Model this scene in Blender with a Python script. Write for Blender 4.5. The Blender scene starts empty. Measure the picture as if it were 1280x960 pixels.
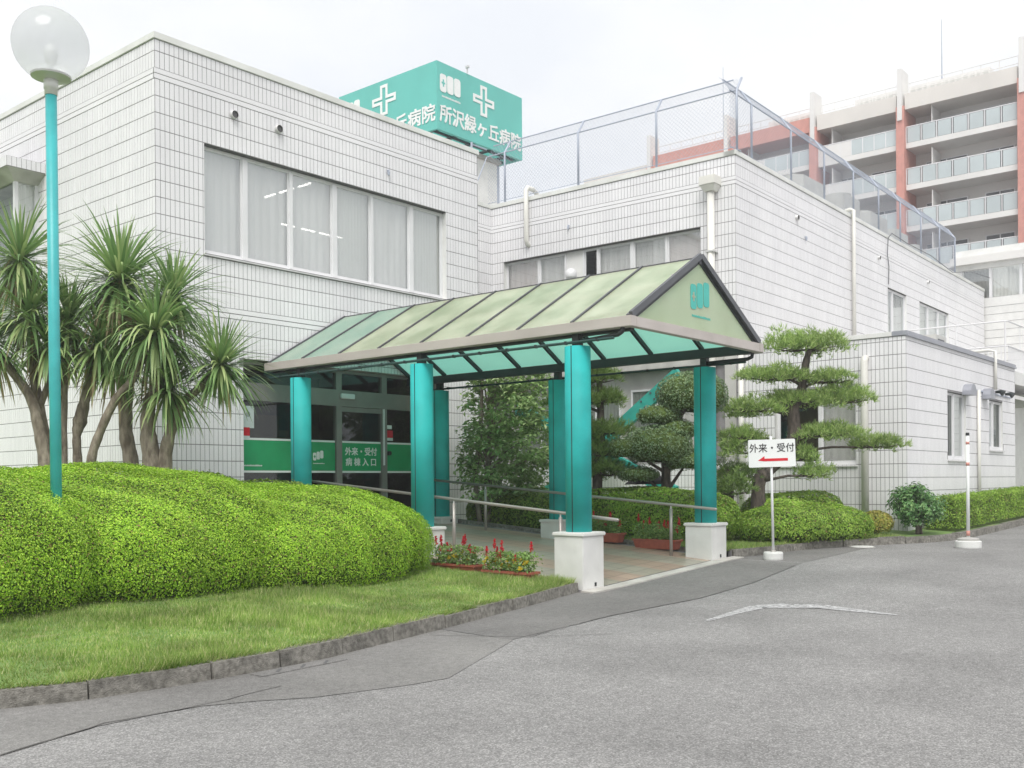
import bpy, bmesh, math, random
import numpy as np
from mathutils import Matrix, Vector

SC = bpy.context.scene
COL = SC.collection
R = math.radians
RNG = np.random.default_rng(7)
random.seed(7)

# ------------------------------------------------------------------ camera, sky, sun, exposure
YAW, ROLL = 0.6988, -0.0074
cam = bpy.data.cameras.new('camera')
cam.sensor_width = 36.0; cam.sensor_fit = 'HORIZONTAL'
cam.lens = 1262.6 / 1280.0 * 36.0
cam.shift_y = (601.8 - 480.0) / 1280.0
cam.clip_start = 0.1; cam.clip_end = 3000
camo = bpy.data.objects.new('camera', cam); COL.objects.link(camo)
_f = Vector((math.cos(YAW), math.sin(YAW), 0)); _r0 = Vector((math.sin(YAW), -math.cos(YAW), 0)); _u0 = Vector((0, 0, 1))
_r = _r0 * math.cos(ROLL) + _u0 * math.sin(ROLL); _u = _u0 * math.cos(ROLL) - _r0 * math.sin(ROLL)
M4 = Matrix.Identity(4)
for i in range(3):
    M4[i][0] = _r[i]; M4[i][1] = _u[i]; M4[i][2] = -_f[i]
M4[2][3] = 1.5
camo.matrix_world = M4
SC.camera = camo

SUN_DIR = Vector((-0.66, -0.44, 1.15)).normalized()      # towards the sun (veiled by cloud)
w = bpy.data.worlds.new('World'); SC.world = w; w.use_nodes = True
nt = w.node_tree; nt.nodes.clear()
wo = nt.nodes.new('ShaderNodeOutputWorld'); bg = nt.nodes.new('ShaderNodeBackground')
sky = nt.nodes.new('ShaderNodeTexSky'); sky.sky_type = 'NISHITA'; sky.sun_disc = False
sky.sun_elevation = math.asin(SUN_DIR.z); sky.sun_rotation = math.atan2(SUN_DIR.x, SUN_DIR.y)
tc = nt.nodes.new('ShaderNodeTexCoord'); mp = nt.nodes.new('ShaderNodeMapping'); mp.inputs['Scale'].default_value = (1.2, 1.2, 3.2)
nz = nt.nodes.new('ShaderNodeTexNoise'); nz.inputs['Scale'].default_value = 1.9; nz.inputs['Detail'].default_value = 7; nz.inputs['Roughness'].default_value = .55
cr = nt.nodes.new('ShaderNodeValToRGB')
cr.color_ramp.elements[0].position = .34; cr.color_ramp.elements[0].color = (.80, .825, .865, 1)
cr.color_ramp.elements[1].position = .62; cr.color_ramp.elements[1].color = (.95, .95, .95, 1)
sc_ = nt.nodes.new('ShaderNodeVectorMath'); sc_.operation = 'SCALE'; sc_.inputs['Scale'].default_value = 8.3
mx = nt.nodes.new('ShaderNodeMix'); mx.data_type = 'RGBA'; mx.inputs['Factor'].default_value = .94
nt.links.new(tc.outputs['Generated'], mp.inputs['Vector']); nt.links.new(mp.outputs[0], nz.inputs['Vector'])
nt.links.new(nz.outputs['Fac'], cr.inputs['Fac']); nt.links.new(cr.outputs['Color'], sc_.inputs[0])
nt.links.new(sky.outputs[0], mx.inputs[6]); nt.links.new(sc_.outputs[0], mx.inputs[7])
nt.links.new(mx.outputs[2], bg.inputs['Color']); bg.inputs['Strength'].default_value = .1
nt.links.new(bg.outputs[0], wo.inputs['Surface'])

sl = bpy.data.lights.new('sun', 'SUN'); sl.energy = 2.0; sl.angle = R(35); sl.color = (1, .97, .93)
so = bpy.data.objects.new('sun', sl); COL.objects.link(so)
so.rotation_euler = SUN_DIR.to_track_quat('Z', 'Y').to_euler(); so.location = (0, 0, 30)

SC.view_settings.view_transform = 'Standard'; SC.view_settings.look = 'None'
SC.view_settings.exposure = 0.58; SC.view_settings.gamma = 1.0
SC.view_settings.use_curve_mapping = False

# ------------------------------------------------------------------ material helpers
MATS = {}
def new_mat(name):
    m = bpy.data.materials.new(name); m.use_nodes = True
    m.node_tree.nodes.clear(); MATS[name] = m
    return m, m.node_tree, m.node_tree.nodes, m.node_tree.links
def c4(c): return (c[0], c[1], c[2], 1)
def noise_mat(name, c1, c2, scale=4, rough=.6, detail=5, bump=0, bscale=None, metallic=0, spec=.5, stretch=(1, 1, 1), lo=.35, hi=.65, island=0, coords='Object', c3=None, dirt=0, dirtscale=.6, coat=0):
    m, t, N, L = new_mat(name)
    out = N.new('ShaderNodeOutputMaterial'); p = N.new('ShaderNodeBsdfPrincipled')
    p.inputs['Roughness'].default_value = rough; p.inputs['Metallic'].default_value = metallic; p.inputs['Specular IOR Level'].default_value = spec
    if coat: p.inputs['Coat Weight'].default_value = coat; p.inputs['Coat Roughness'].default_value = .08
    L.new(p.outputs[0], out.inputs['Surface'])
    g = N.new('ShaderNodeNewGeometry')
    mpn = N.new('ShaderNodeMapping'); mpn.inputs['Scale'].default_value = stretch
    L.new(g.outputs['Position'], mpn.inputs['Vector'])
    n = N.new('ShaderNodeTexNoise'); n.inputs['Scale'].default_value = scale; n.inputs['Detail'].default_value = detail
    L.new(mpn.outputs[0], n.inputs['Vector'])
    r = N.new('ShaderNodeValToRGB'); e = r.color_ramp.elements
    e[0].position = lo; e[0].color = c4(c1); e[1].position = hi; e[1].color = c4(c2)
    if c3 is not None:
        x = r.color_ramp.elements.new((lo + hi) / 2 + .12); x.color = c4(c3)
    L.new(n.outputs['Fac'], r.inputs['Fac'])
    colout = r.outputs['Color']
    if island:
        hs = N.new('ShaderNodeHueSaturation'); mr = N.new('ShaderNodeMapRange')
        mr.inputs['To Min'].default_value = 1 - island; mr.inputs['To Max'].default_value = 1 + island
        L.new(g.outputs['Random Per Island'], mr.inputs['Value']); L.new(mr.outputs[0], hs.inputs['Value'])
        L.new(colout, hs.inputs['Color']); colout = hs.outputs['Color']
    if dirt:
        n2 = N.new('ShaderNodeTexNoise'); n2.inputs['Scale'].default_value = dirtscale; n2.inputs['Detail'].default_value = 6
        L.new(g.outputs['Position'], n2.inputs['Vector'])
        mr2 = N.new('ShaderNodeMapRange'); mr2.inputs['From Min'].default_value = .45; mr2.inputs['From Max'].default_value = .75
        mr2.inputs['To Min'].default_value = 1; mr2.inputs['To Max'].default_value = 1 - dirt
        L.new(n2.outputs['Fac'], mr2.inputs['Value'])
        hs2 = N.new('ShaderNodeHueSaturation'); L.new(mr2.outputs[0], hs2.inputs['Value']); L.new(colout, hs2.inputs['Color']); colout = hs2.outputs['Color']
    L.new(colout, p.inputs['Base Color'])
    if bump:
        n3 = N.new('ShaderNodeTexNoise'); n3.inputs['Scale'].default_value = bscale or scale * 6; n3.inputs['Detail'].default_value = 4
        L.new(mpn.outputs[0], n3.inputs['Vector'])
        b = N.new('ShaderNodeBump'); b.inputs['Strength'].default_value = bump; b.inputs['Distance'].default_value = .02
        L.new(n3.outputs['Fac'], b.inputs['Height']); L.new(b.outputs[0], p.inputs['Normal'])
    return m
def flat(name, c, rough=.5, metallic=0, spec=.5, var=.06, scale=3, bump=0, coat=0):
    d = tuple(max(0, x * (1 - var)) for x in c); u = tuple(min(1, x * (1 + var)) for x in c)
    return noise_mat(name, d, u, scale=scale, rough=rough, metallic=metallic, spec=spec, bump=bump, coat=coat)
def leaf_mat(name, cols, rough=.45, trans=.25, pscale=1.2, pvar=.18, spec=.4, dead=None):
    """leaf: colour by a random value of each leaf and a slow patch noise; some light passes through"""
    m, t, N, L = new_mat(name)
    out = N.new('ShaderNodeOutputMaterial'); p = N.new('ShaderNodeBsdfPrincipled'); p.inputs['Roughness'].default_value = rough; p.inputs['Specular IOR Level'].default_value = spec
    tr = N.new('ShaderNodeBsdfTranslucent'); ms = N.new('ShaderNodeMixShader'); ms.inputs[0].default_value = trans
    g = N.new('ShaderNodeNewGeometry'); r = N.new('ShaderNodeValToRGB'); e = r.color_ramp.elements
    e[0].position = 0; e[0].color = c4(cols[0]); e[1].position = 1; e[1].color = c4(cols[-1])
    for i, c in enumerate(cols[1:-1]):
        x = r.color_ramp.elements.new((i + 1) / (len(cols) - 1)); x.color = c4(c)
    if dead:        # a few withered leaves
        e[0].color = c4(dead); x = r.color_ramp.elements.new(.035); x.color = c4(dead); x = r.color_ramp.elements.new(.04); x.color = c4(cols[0])
    n = N.new('ShaderNodeTexNoise'); n.inputs['Scale'].default_value = pscale; n.inputs['Detail'].default_value = 3
    L.new(g.outputs['Position'], n.inputs['Vector'])
    mr = N.new('ShaderNodeMapRange'); mr.inputs['From Min'].default_value = .3; mr.inputs['From Max'].default_value = .7
    mr.inputs['To Min'].default_value = 1 - pvar; mr.inputs['To Max'].default_value = 1 + pvar
    L.new(n.outputs['Fac'], mr.inputs['Value'])
    hs = N.new('ShaderNodeHueSaturation')
    L.new(g.outputs['Random Per Island'], r.inputs['Fac']); L.new(r.outputs['Color'], hs.inputs['Color']); L.new(mr.outputs[0], hs.inputs['Value'])
    L.new(hs.outputs['Color'], p.inputs['Base Color']); L.new(hs.outputs['Color'], tr.inputs['Color'])
    L.new(p.outputs[0], ms.inputs[1]); L.new(tr.outputs[0], ms.inputs[2]); L.new(ms.outputs[0], out.inputs['Surface'])
    return m
def glass_mat(name, tint=(.9, .95, .94), refl=.12, rough=.02, graze=.8):
    m, t, N, L = new_mat(name)
    out = N.new('ShaderNodeOutputMaterial'); tr = N.new('ShaderNodeBsdfTransparent'); tr.inputs[0].default_value = c4(tint)
    gl = N.new('ShaderNodeBsdfGlossy'); gl.inputs['Roughness'].default_value = rough; gl.inputs['Color'].default_value = (.9, .95, .97, 1)
    fr = N.new('ShaderNodeLayerWeight'); fr.inputs['Blend'].default_value = .5      # the Facing output is the same from both sides
    pw = N.new('ShaderNodeMath'); pw.operation = 'POWER'; pw.inputs[1].default_value = 4; L.new(fr.outputs['Facing'], pw.inputs[0])
    ad = N.new('ShaderNodeMath'); ad.operation = 'MULTIPLY_ADD'; ad.inputs[1].default_value = graze; ad.inputs[2].default_value = refl; ad.use_clamp = True
    ms = N.new('ShaderNodeMixShader'); L.new(pw.outputs[0], ad.inputs[0]); L.new(ad.outputs[0], ms.inputs[0])
    L.new(tr.outputs[0], ms.inputs[1]); L.new(gl.outputs[0], ms.inputs[2]); L.new(ms.outputs[0], out.inputs['Surface'])
    return m
def sheer_mat(name, c1, c2, clear=.2):
    m, t, N, L = new_mat(name)
    out = N.new('ShaderNodeOutputMaterial'); d = N.new('ShaderNodeBsdfDiffuse'); tl = N.new('ShaderNodeBsdfTranslucent'); tr = N.new('ShaderNodeBsdfTransparent')
    g = N.new('ShaderNodeNewGeometry'); mp_ = N.new('ShaderNodeMapping'); mp_.inputs['Scale'].default_value = (1, 1, .12)
    n = N.new('ShaderNodeTexNoise'); n.inputs['Scale'].default_value = 3.5; n.inputs['Detail'].default_value = 4
    L.new(g.outputs['Position'], mp_.inputs['Vector']); L.new(mp_.outputs[0], n.inputs['Vector'])
    r = N.new('ShaderNodeValToRGB'); r.color_ramp.elements[0].position = .3; r.color_ramp.elements[0].color = c4(c1); r.color_ramp.elements[1].position = .7; r.color_ramp.elements[1].color = c4(c2)
    L.new(n.outputs['Fac'], r.inputs['Fac']); L.new(r.outputs[0], d.inputs[0]); L.new(r.outputs[0], tl.inputs[0])
    a = N.new('ShaderNodeMixShader'); a.inputs[0].default_value = .25; L.new(d.outputs[0], a.inputs[1]); L.new(tl.outputs[0], a.inputs[2])
    b = N.new('ShaderNodeMixShader'); b.inputs[0].default_value = clear; L.new(a.outputs[0], b.inputs[1]); L.new(tr.outputs[0], b.inputs[2])
    L.new(b.outputs[0], out.inputs['Surface'])
    return m
def emit_mat(name, c, s):
    m, t, N, L = new_mat(name)
    out = N.new('ShaderNodeOutputMaterial'); e = N.new('ShaderNodeEmission'); e.inputs[0].default_value = c4(c); e.inputs[1].default_value = s
    L.new(e.outputs[0], out.inputs['Surface']); return m

# asphalt: coarse aggregate specks over a mottled grey
def asphalt_mat(name, base, contrast, speck, sc=90, rough=.85):
    m, t, N, L = new_mat(name)
    out = N.new('ShaderNodeOutputMaterial'); p = N.new('ShaderNodeBsdfPrincipled'); p.inputs['Roughness'].default_value = rough; p.inputs['Specular IOR Level'].default_value = .3
    L.new(p.outputs[0], out.inputs['Surface'])
    g = N.new('ShaderNodeNewGeometry')
    v = N.new('ShaderNodeTexVoronoi'); v.inputs['Scale'].default_value = sc; L.new(g.outputs['Position'], v.inputs['Vector'])
    bw = N.new('ShaderNodeSeparateColor'); L.new(v.outputs['Color'], bw.inputs[0])
    r = N.new('ShaderNodeValToRGB'); e = r.color_ramp.elements
    e[0].position = 0; e[0].color = c4([x * (1 - contrast) for x in base]); e[1].position = 1; e[1].color = c4([min(1, x * (1 + speck)) for x in base])
    x = e.new(.72); x.color = c4([q * (1 + contrast * .35) for q in base])
    L.new(bw.outputs[0], r.inputs['Fac'])
    n = N.new('ShaderNodeTexNoise'); n.inputs['Scale'].default_value = .55; n.inputs['Detail'].default_value = 8; n.inputs['Roughness'].default_value = .62
    L.new(g.outputs['Position'], n.inputs['Vector'])
    mr = N.new('ShaderNodeMapRange'); mr.inputs['From Min'].default_value = .3; mr.inputs['From Max'].default_value = .7; mr.inputs['To Min'].default_value = .78; mr.inputs['To Max'].default_value = 1.16
    L.new(n.outputs['Fac'], mr.inputs['Value'])
    n2 = N.new('ShaderNodeTexNoise'); n2.inputs['Scale'].default_value = 14; n2.inputs['Detail'].default_value = 5
    L.new(g.outputs['Position'], n2.inputs['Vector'])
    mr2 = N.new('ShaderNodeMapRange'); mr2.inputs['From Min'].default_value = .3; mr2.inputs['From Max'].default_value = .7; mr2.inputs['To Min'].default_value = .88; mr2.inputs['To Max'].default_value = 1.1
    L.new(n2.outputs['Fac'], mr2.inputs['Value'])
    ml = N.new('ShaderNodeMath'); ml.operation = 'MULTIPLY'; L.new(mr.outputs[0], ml.inputs[0]); L.new(mr2.outputs[0], ml.inputs[1])
    hs = N.new('ShaderNodeHueSaturation'); L.new(r.outputs[0], hs.inputs['Color']); L.new(ml.outputs[0], hs.inputs['Value'])
    L.new(hs.outputs[0], p.inputs['Base Color'])
    b = N.new('ShaderNodeBump'); b.inputs['Strength'].default_value = .5; b.inputs['Distance'].default_value = .006
    L.new(v.outputs['Distance'], b.inputs['Height']); L.new(b.outputs[0], p.inputs['Normal'])
    return m
asphalt_mat('asphalt', (.245, .241, .235), .34, .6, 115)
asphalt_mat('asphalt_fine', (.19, .185, .178), .25, .35, 160)
asphalt_mat('asphalt_grey', (.216, .211, .202), .24, .38, 140)

noise_mat('tile', (.80, .795, .81), (.835, .83, .84), scale=1.1, rough=.42, spec=.3, island=.03, dirt=.09, dirtscale=.35, stretch=(1, 1, .5))
noise_mat('mortar', (.2, .195, .2), (.3, .29, .3), scale=3, rough=.9)
flat('white_trim', (.74, .74, .72), rough=.5, var=.05)
noise_mat('coping', (.66, .67, .63), (.78, .79, .76), scale=1.5, rough=.45, stretch=(1, 1, .2))
flat('alu', (.62, .62, .61), rough=.42, metallic=.25, var=.04)
flat('alu_white', (.74, .74, .75), rough=.4, var=.03)
flat('crack_fill', (.13, .125, .12), rough=.9)
flat('dark_gap', (.1, .1, .1), rough=.7)
glass_mat('glass', (.97, .97, .97), .24)
glass_mat('glass_dark', (.55, .58, .56), .06, graze=.3)
sheer_mat('curtain', (.84, .84, .81), (.95, .95, .92), .08)
sheer_mat('curtain_beige', (.76, .77, .73), (.84, .85, .81), .05)
sheer_mat('curtain_pink', (.82, .76, .73), (.88, .83, .8), .05)
noise_mat('concrete', (.4, .39, .37), (.55, .54, .51), scale=2.5, rough=.85, bump=.2, dirt=.25)
noise_mat('plaster', (.5, .49, .47), (.6, .59, .57), scale=2, rough=.8, dirt=.2)
noise_mat('kerb_stone', (.13, .122, .105), (.33, .315, .28), scale=22, rough=.95, bump=.7, bscale=90, dirt=.5, dirtscale=4, lo=.3, hi=.72, detail=9)
noise_mat('soil', (.045, .035, .025), (.09, .07, .05), scale=8, rough=1, bump=.6)
noise_mat('lawn_ground', (.13, .22, .06), (.3, .31, .15), scale=2.5, rough=1, bump=.4, c3=(.18, .28, .08))
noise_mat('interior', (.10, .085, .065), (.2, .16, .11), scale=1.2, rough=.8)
noise_mat('interior_wood', (.15, .105, .06), (.22, .16, .09), scale=1.6, rough=.5, stretch=(1, 1, .15))
noise_mat('interior_floor', (.2, .2, .19), (.3, .29, .27), scale=2, rough=.3)
emit_mat('tube_light', (1, .97, .9), 9)
flat('teal_paint', (.024, .40, .385), rough=.62, spec=.3, var=.13, scale=2.1)
flat('teal_sign', (.13, .50, .44), rough=.45, var=.05, scale=.8)
flat('teal_pole', (.05, .42, .43), rough=.4, var=.08, scale=5)
flat('teal_brace', (.03, .34, .28), rough=.45, var=.1, scale=4)
flat('teal_logo', (.07, .5, .43), rough=.5)
flat('band_green', (.01, .33, .12), rough=.35, var=.08)
flat('print_white', (.8, .82, .8), rough=.5, var=.02)
flat('print_black', (.02, .02, .022), rough=.5, var=.02)
flat('print_red', (.62, .012, .025), rough=.45, var=.03)
flat('poster_paper', (.62, .68, .66), rough=.6)
noise_mat('base_white', (.66, .66, .63), (.76, .76, .74), scale=1.7, rough=.5, dirt=.14, dirtscale=2.5)
noise_mat('edge_stone', (.44, .42, .385), (.58, .56, .52), scale=6, rough=.8, dirt=.3, dirtscale=3)
noise_mat('gutter', (.46, .42, .385), (.54, .495, .46), scale=2, rough=.5, stretch=(1, .3, 1), dirt=.12)
flat('dark_steel', (.018, .024, .024), rough=.45, var=.15)
flat('dark_green', (.02, .06, .055), rough=.45)
flat('alu_shaded', (.25, .245, .225), rough=.45, metallic=.2)  # darker aluminium: the shading of the entrance is put into the colour
flat('slate_steel', (.085, .09, .1), rough=.4, var=.12)
flat('rail', (.36, .335, .31), rough=.32, metallic=.35, var=.06)
flat('galv', (.42, .46, .54), rough=.5, metallic=.2, var=.06)
flat('pvc', (.72, .71, .66), rough=.4, var=.05, scale=2)
flat('grey_hood', (.34, .35, .39), rough=.4, metallic=.3)
flat('red_brown', (.58, .27, .225), rough=.7, var=.08)  # haze over the far apartment pillars is put into this paler red
flat('apt_cream', (.68, .65, .61), rough=.8, var=.05, scale=.4)
flat('apt_white', (.72, .71, .69), rough=.75, var=.04, scale=.4)
flat('apt_wall', (.66, .64, .62), rough=.85, var=.05, scale=.4)  # lightened: the haze of distance is put into the wall colour
flat('apt_panel', (.50, .56, .57), rough=.25, var=.1, scale=.35)
flat('apt_glass', (.06, .065, .07), rough=.1, var=.3, scale=.3)
flat('blue_cloth', (.2, .36, .5), rough=.8)
flat('ac_unit', (.56, .56, .53), rough=.5, var=.06)
flat('terracotta', (.36, .10, .065), rough=.7, var=.12, scale=12)
noise_mat('rock', (.03, .03, .034), (.085, .08, .085), scale=6, rough=.85, bump=.6)
noise_mat('bark', (.16, .13, .1), (.36, .31, .25), scale=14, rough=.95, bump=.8, stretch=(1, 1, .35))
noise_mat('bark_dark', (.055, .045, .038), (.14, .115, .095), scale=16, rough=.95, bump=.8, stretch=(1, 1, .4))
leaf_mat('hedge_leaf', [(.18, .36, .02), (.28, .50, .03), (.38, .62, .045), (.5, .68, .08)], trans=.22, pscale=2.2, pvar=.24, dead=(.3, .21, .09))
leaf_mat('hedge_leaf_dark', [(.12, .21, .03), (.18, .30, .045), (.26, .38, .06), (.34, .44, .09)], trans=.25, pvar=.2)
leaf_mat('hedge_leaf_mid', [(.14, .26, .03), (.22, .38, .045), (.31, .5, .06), (.4, .54, .1)], trans=.25, pscale=2.5, pvar=.28, dead=(.28, .2, .09))
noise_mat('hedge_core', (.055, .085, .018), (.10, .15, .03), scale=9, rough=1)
leaf_mat('tree_leaf', [(.17, .29, .1), (.26, .41, .14), (.36, .52, .2), (.48, .6, .27)], trans=.3, rough=.35, pvar=.25)
leaf_mat('holly_leaf', [(.12, .2, .09), (.18, .27, .13), (.25, .33, .17)], trans=.15, rough=.35, pvar=.15)
leaf_mat('shrub_leaf', [(.06, .15, .05), (.11, .25, .08), (.17, .33, .11), (.27, .42, .17)], trans=.15, rough=.3, pvar=.15)
leaf_mat('yellow_leaf', [(.26, .3, .05), (.38, .42, .08), (.5, .38, .1)], trans=.25)
leaf_mat('needle', [(.15, .26, .07), (.27, .41, .11), (.39, .54, .16), (.5, .6, .24)], trans=.25, pscale=1.6, pvar=.2)
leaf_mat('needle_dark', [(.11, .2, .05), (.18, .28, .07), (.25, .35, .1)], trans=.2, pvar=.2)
leaf_mat('yucca_leaf', [(.13, .24, .085), (.2, .33, .12), (.28, .42, .16), (.42, .5, .22)], trans=.25, rough=.4, pvar=.15)
leaf_mat('yucca_dead', [(.34, .25, .15), (.45, .35, .22), (.33, .3, .13)], trans=.2, rough=.7)
leaf_mat('grass_blade', [(.15, .27, .05), (.24, .37, .07), (.34, .46, .12), (.6, .57, .3)], trans=.35, pscale=1.6, pvar=.34)
leaf_mat('flower_leaf', [(.14, .26, .06), (.22, .36, .1), (.34, .46, .15)], trans=.25)
leaf_mat('petal_red', [(.55, .015, .02), (.7, .03, .05), (.62, .05, .08)], trans=.3)
leaf_mat('petal_yellow', [(.7, .5, .03), (.8, .65, .06)], trans=.3)
flat('umbrella_black', (.012, .012, .014), rough=.6)

# translucent roof sheet, weathered on top
def sheet_mat(name, top1, top2, through, fac=.5, streak=(1, .35, 1)):
    m, t, N, L = new_mat(name)
    out = N.new('ShaderNodeOutputMaterial'); p = N.new('ShaderNodeBsdfPrincipled'); p.inputs['Roughness'].default_value = .3; p.inputs['Specular IOR Level'].default_value = .45
    tl = N.new('ShaderNodeBsdfTranslucent'); tl.inputs[0].default_value = c4(through)
    g = N.new('ShaderNodeNewGeometry'); mp_ = N.new('ShaderNodeMapping'); mp_.inputs['Scale'].default_value = streak
    n = N.new('ShaderNodeTexNoise'); n.inputs['Scale'].default_value = 1.7; n.inputs['Detail'].default_value = 7; n.inputs['Roughness'].default_value = .6
    L.new(g.outputs['Position'], mp_.inputs['Vector']); L.new(mp_.outputs[0], n.inputs['Vector'])
    r = N.new('ShaderNodeValToRGB'); r.color_ramp.elements[0].position = .35; r.color_ramp.elements[0].color = c4(top1); r.color_ramp.elements[1].position = .66; r.color_ramp.elements[1].color = c4(top2)
    L.new(n.outputs['Fac'], r.inputs['Fac']); L.new(r.outputs[0], p.inputs['Base Color'])
    ms = N.new('ShaderNodeMixShader'); ms.inputs[0].default_value = fac
    L.new(p.outputs[0], ms.inputs[1]); L.new(tl.outputs[0], ms.inputs[2]); L.new(ms.outputs[0], out.inputs['Surface'])
    return m
sheet_mat('roof_sheet', (.52, .50, .32), (.88, .83, .62), (.66, .96, .86), .5, (1, 1, .6))
sheet_mat('roof_sheet_reflect', (.45, .57, .47), (.66, .72, .6), (.62, .98, .9), .5, (1, 1, .6))  # far panels: their glossy reflection is put into a more teal colour
sheet_mat('roof_under', (.36, .66, .60), (.42, .72, .65), (.66, 1.0, .93), .8)
sheet_mat('gable_sheet', (.58, .62, .45), (.66, .70, .54), (.8, .95, .75), .4)
# paving of the ramp: stripes of brick red and grey green along the walk
def paving_mat():
    m, t, N, L = new_mat('paving')
    out = N.new('ShaderNodeOutputMaterial'); p = N.new('ShaderNodeBsdfPrincipled'); p.inputs['Roughness'].default_value = .35
    g = N.new('ShaderNodeNewGeometry'); s = N.new('ShaderNodeSeparateXYZ'); L.new(g.outputs['Position'], s.inputs[0])
    a = N.new('ShaderNodeMath'); a.operation = 'MULTIPLY'; a.inputs[1].default_value = 1 / 1.2; L.new(s.outputs['X'], a.inputs[0])
    f = N.new('ShaderNodeMath'); f.operation = 'FRACT'; L.new(a.outputs[0], f.inputs[0])
    r = N.new('ShaderNodeValToRGB'); r.color_ramp.interpolation = 'CONSTANT'
    r.color_ramp.elements[0].position = 0; r.color_ramp.elements[0].color = (.42, .315, .25, 1)
    r.color_ramp.elements[1].position = .5; r.color_ramp.elements[1].color = (.375, .345, .285, 1)
    L.new(f.outputs[0], r.inputs['Fac'])
    hs = N.new('ShaderNodeHueSaturation'); mr = N.new('ShaderNodeMapRange'); mr.inputs['To Min'].default_value = .92; mr.inputs['To Max'].default_value = 1.08
    L.new(g.outputs['Random Per Island'], mr.inputs['Value']); L.new(mr.outputs[0], hs.inputs['Value']); L.new(r.outputs[0], hs.inputs['Color'])
    L.new(hs.outputs[0], p.inputs['Base Color']); L.new(p.outputs[0], out.inputs['Surface'])
paving_mat()
# worn road paint: flakes of white over the asphalt colour
def worn_paint():
    m, t, N, L = new_mat('worn_paint')
    out = N.new('ShaderNodeOutputMaterial'); p = N.new('ShaderNodeBsdfPrincipled'); p.inputs['Roughness'].default_value = .8
    tr = N.new('ShaderNodeBsdfTransparent'); ms = N.new('ShaderNodeMixShader')
    g = N.new('ShaderNodeNewGeometry'); n = N.new('ShaderNodeTexNoise'); n.inputs['Scale'].default_value = 14; n.inputs['Detail'].default_value = 10; n.inputs['Roughness'].default_value = .8
    L.new(g.outputs['Position'], n.inputs['Vector'])
    r = N.new('ShaderNodeValToRGB'); r.color_ramp.elements[0].position = .34; r.color_ramp.elements[0].color = (0, 0, 0, 1); r.color_ramp.elements[1].position = .58; r.color_ramp.elements[1].color = (1, 1, 1, 1)
    L.new(n.outputs['Fac'], r.inputs['Fac']); L.new(r.outputs[0], ms.inputs[0])
    p.inputs['Base Color'].default_value = (.52, .52, .52, 1)
    L.new(tr.outputs[0], ms.inputs[1]); L.new(p.outputs[0], ms.inputs[2]); L.new(ms.outputs[0], out.inputs['Surface'])
worn_paint()
# street lamp globe: clear acrylic, slightly milky
def globe_mat():
    m, t, N, L = new_mat('globe')
    out = N.new('ShaderNodeOutputMaterial'); tr = N.new('ShaderNodeBsdfTransparent'); tr.inputs[0].default_value = (.96, .96, .96, 1)
    d = N.new('ShaderNodeBsdfTranslucent'); d.inputs[0].default_value = (.85, .86, .88, 1); gl = N.new('ShaderNodeBsdfGlossy'); gl.inputs['Roughness'].default_value = .08
    lw = N.new('ShaderNodeLayerWeight'); fr = N.new('ShaderNodeMath'); fr.operation = 'POWER'; fr.inputs[1].default_value = 5; L.new(lw.outputs['Facing'], fr.inputs[0])
    a = N.new('ShaderNodeMixShader'); a.inputs[0].default_value = .5; L.new(tr.outputs[0], a.inputs[1]); L.new(d.outputs[0], a.inputs[2])
    fm = N.new('ShaderNodeMath'); fm.operation = 'MULTIPLY_ADD'; fm.inputs[1].default_value = .35; fm.inputs[2].default_value = .03; L.new(fr.outputs[0], fm.inputs[0])
    b = N.new('ShaderNodeMixShader'); L.new(fm.outputs[0], b.inputs[0]); L.new(a.outputs[0], b.inputs[1]); L.new(gl.outputs[0], b.inputs[2])
    L.new(b.outputs[0], out.inputs['Surface'])
globe_mat()

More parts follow.
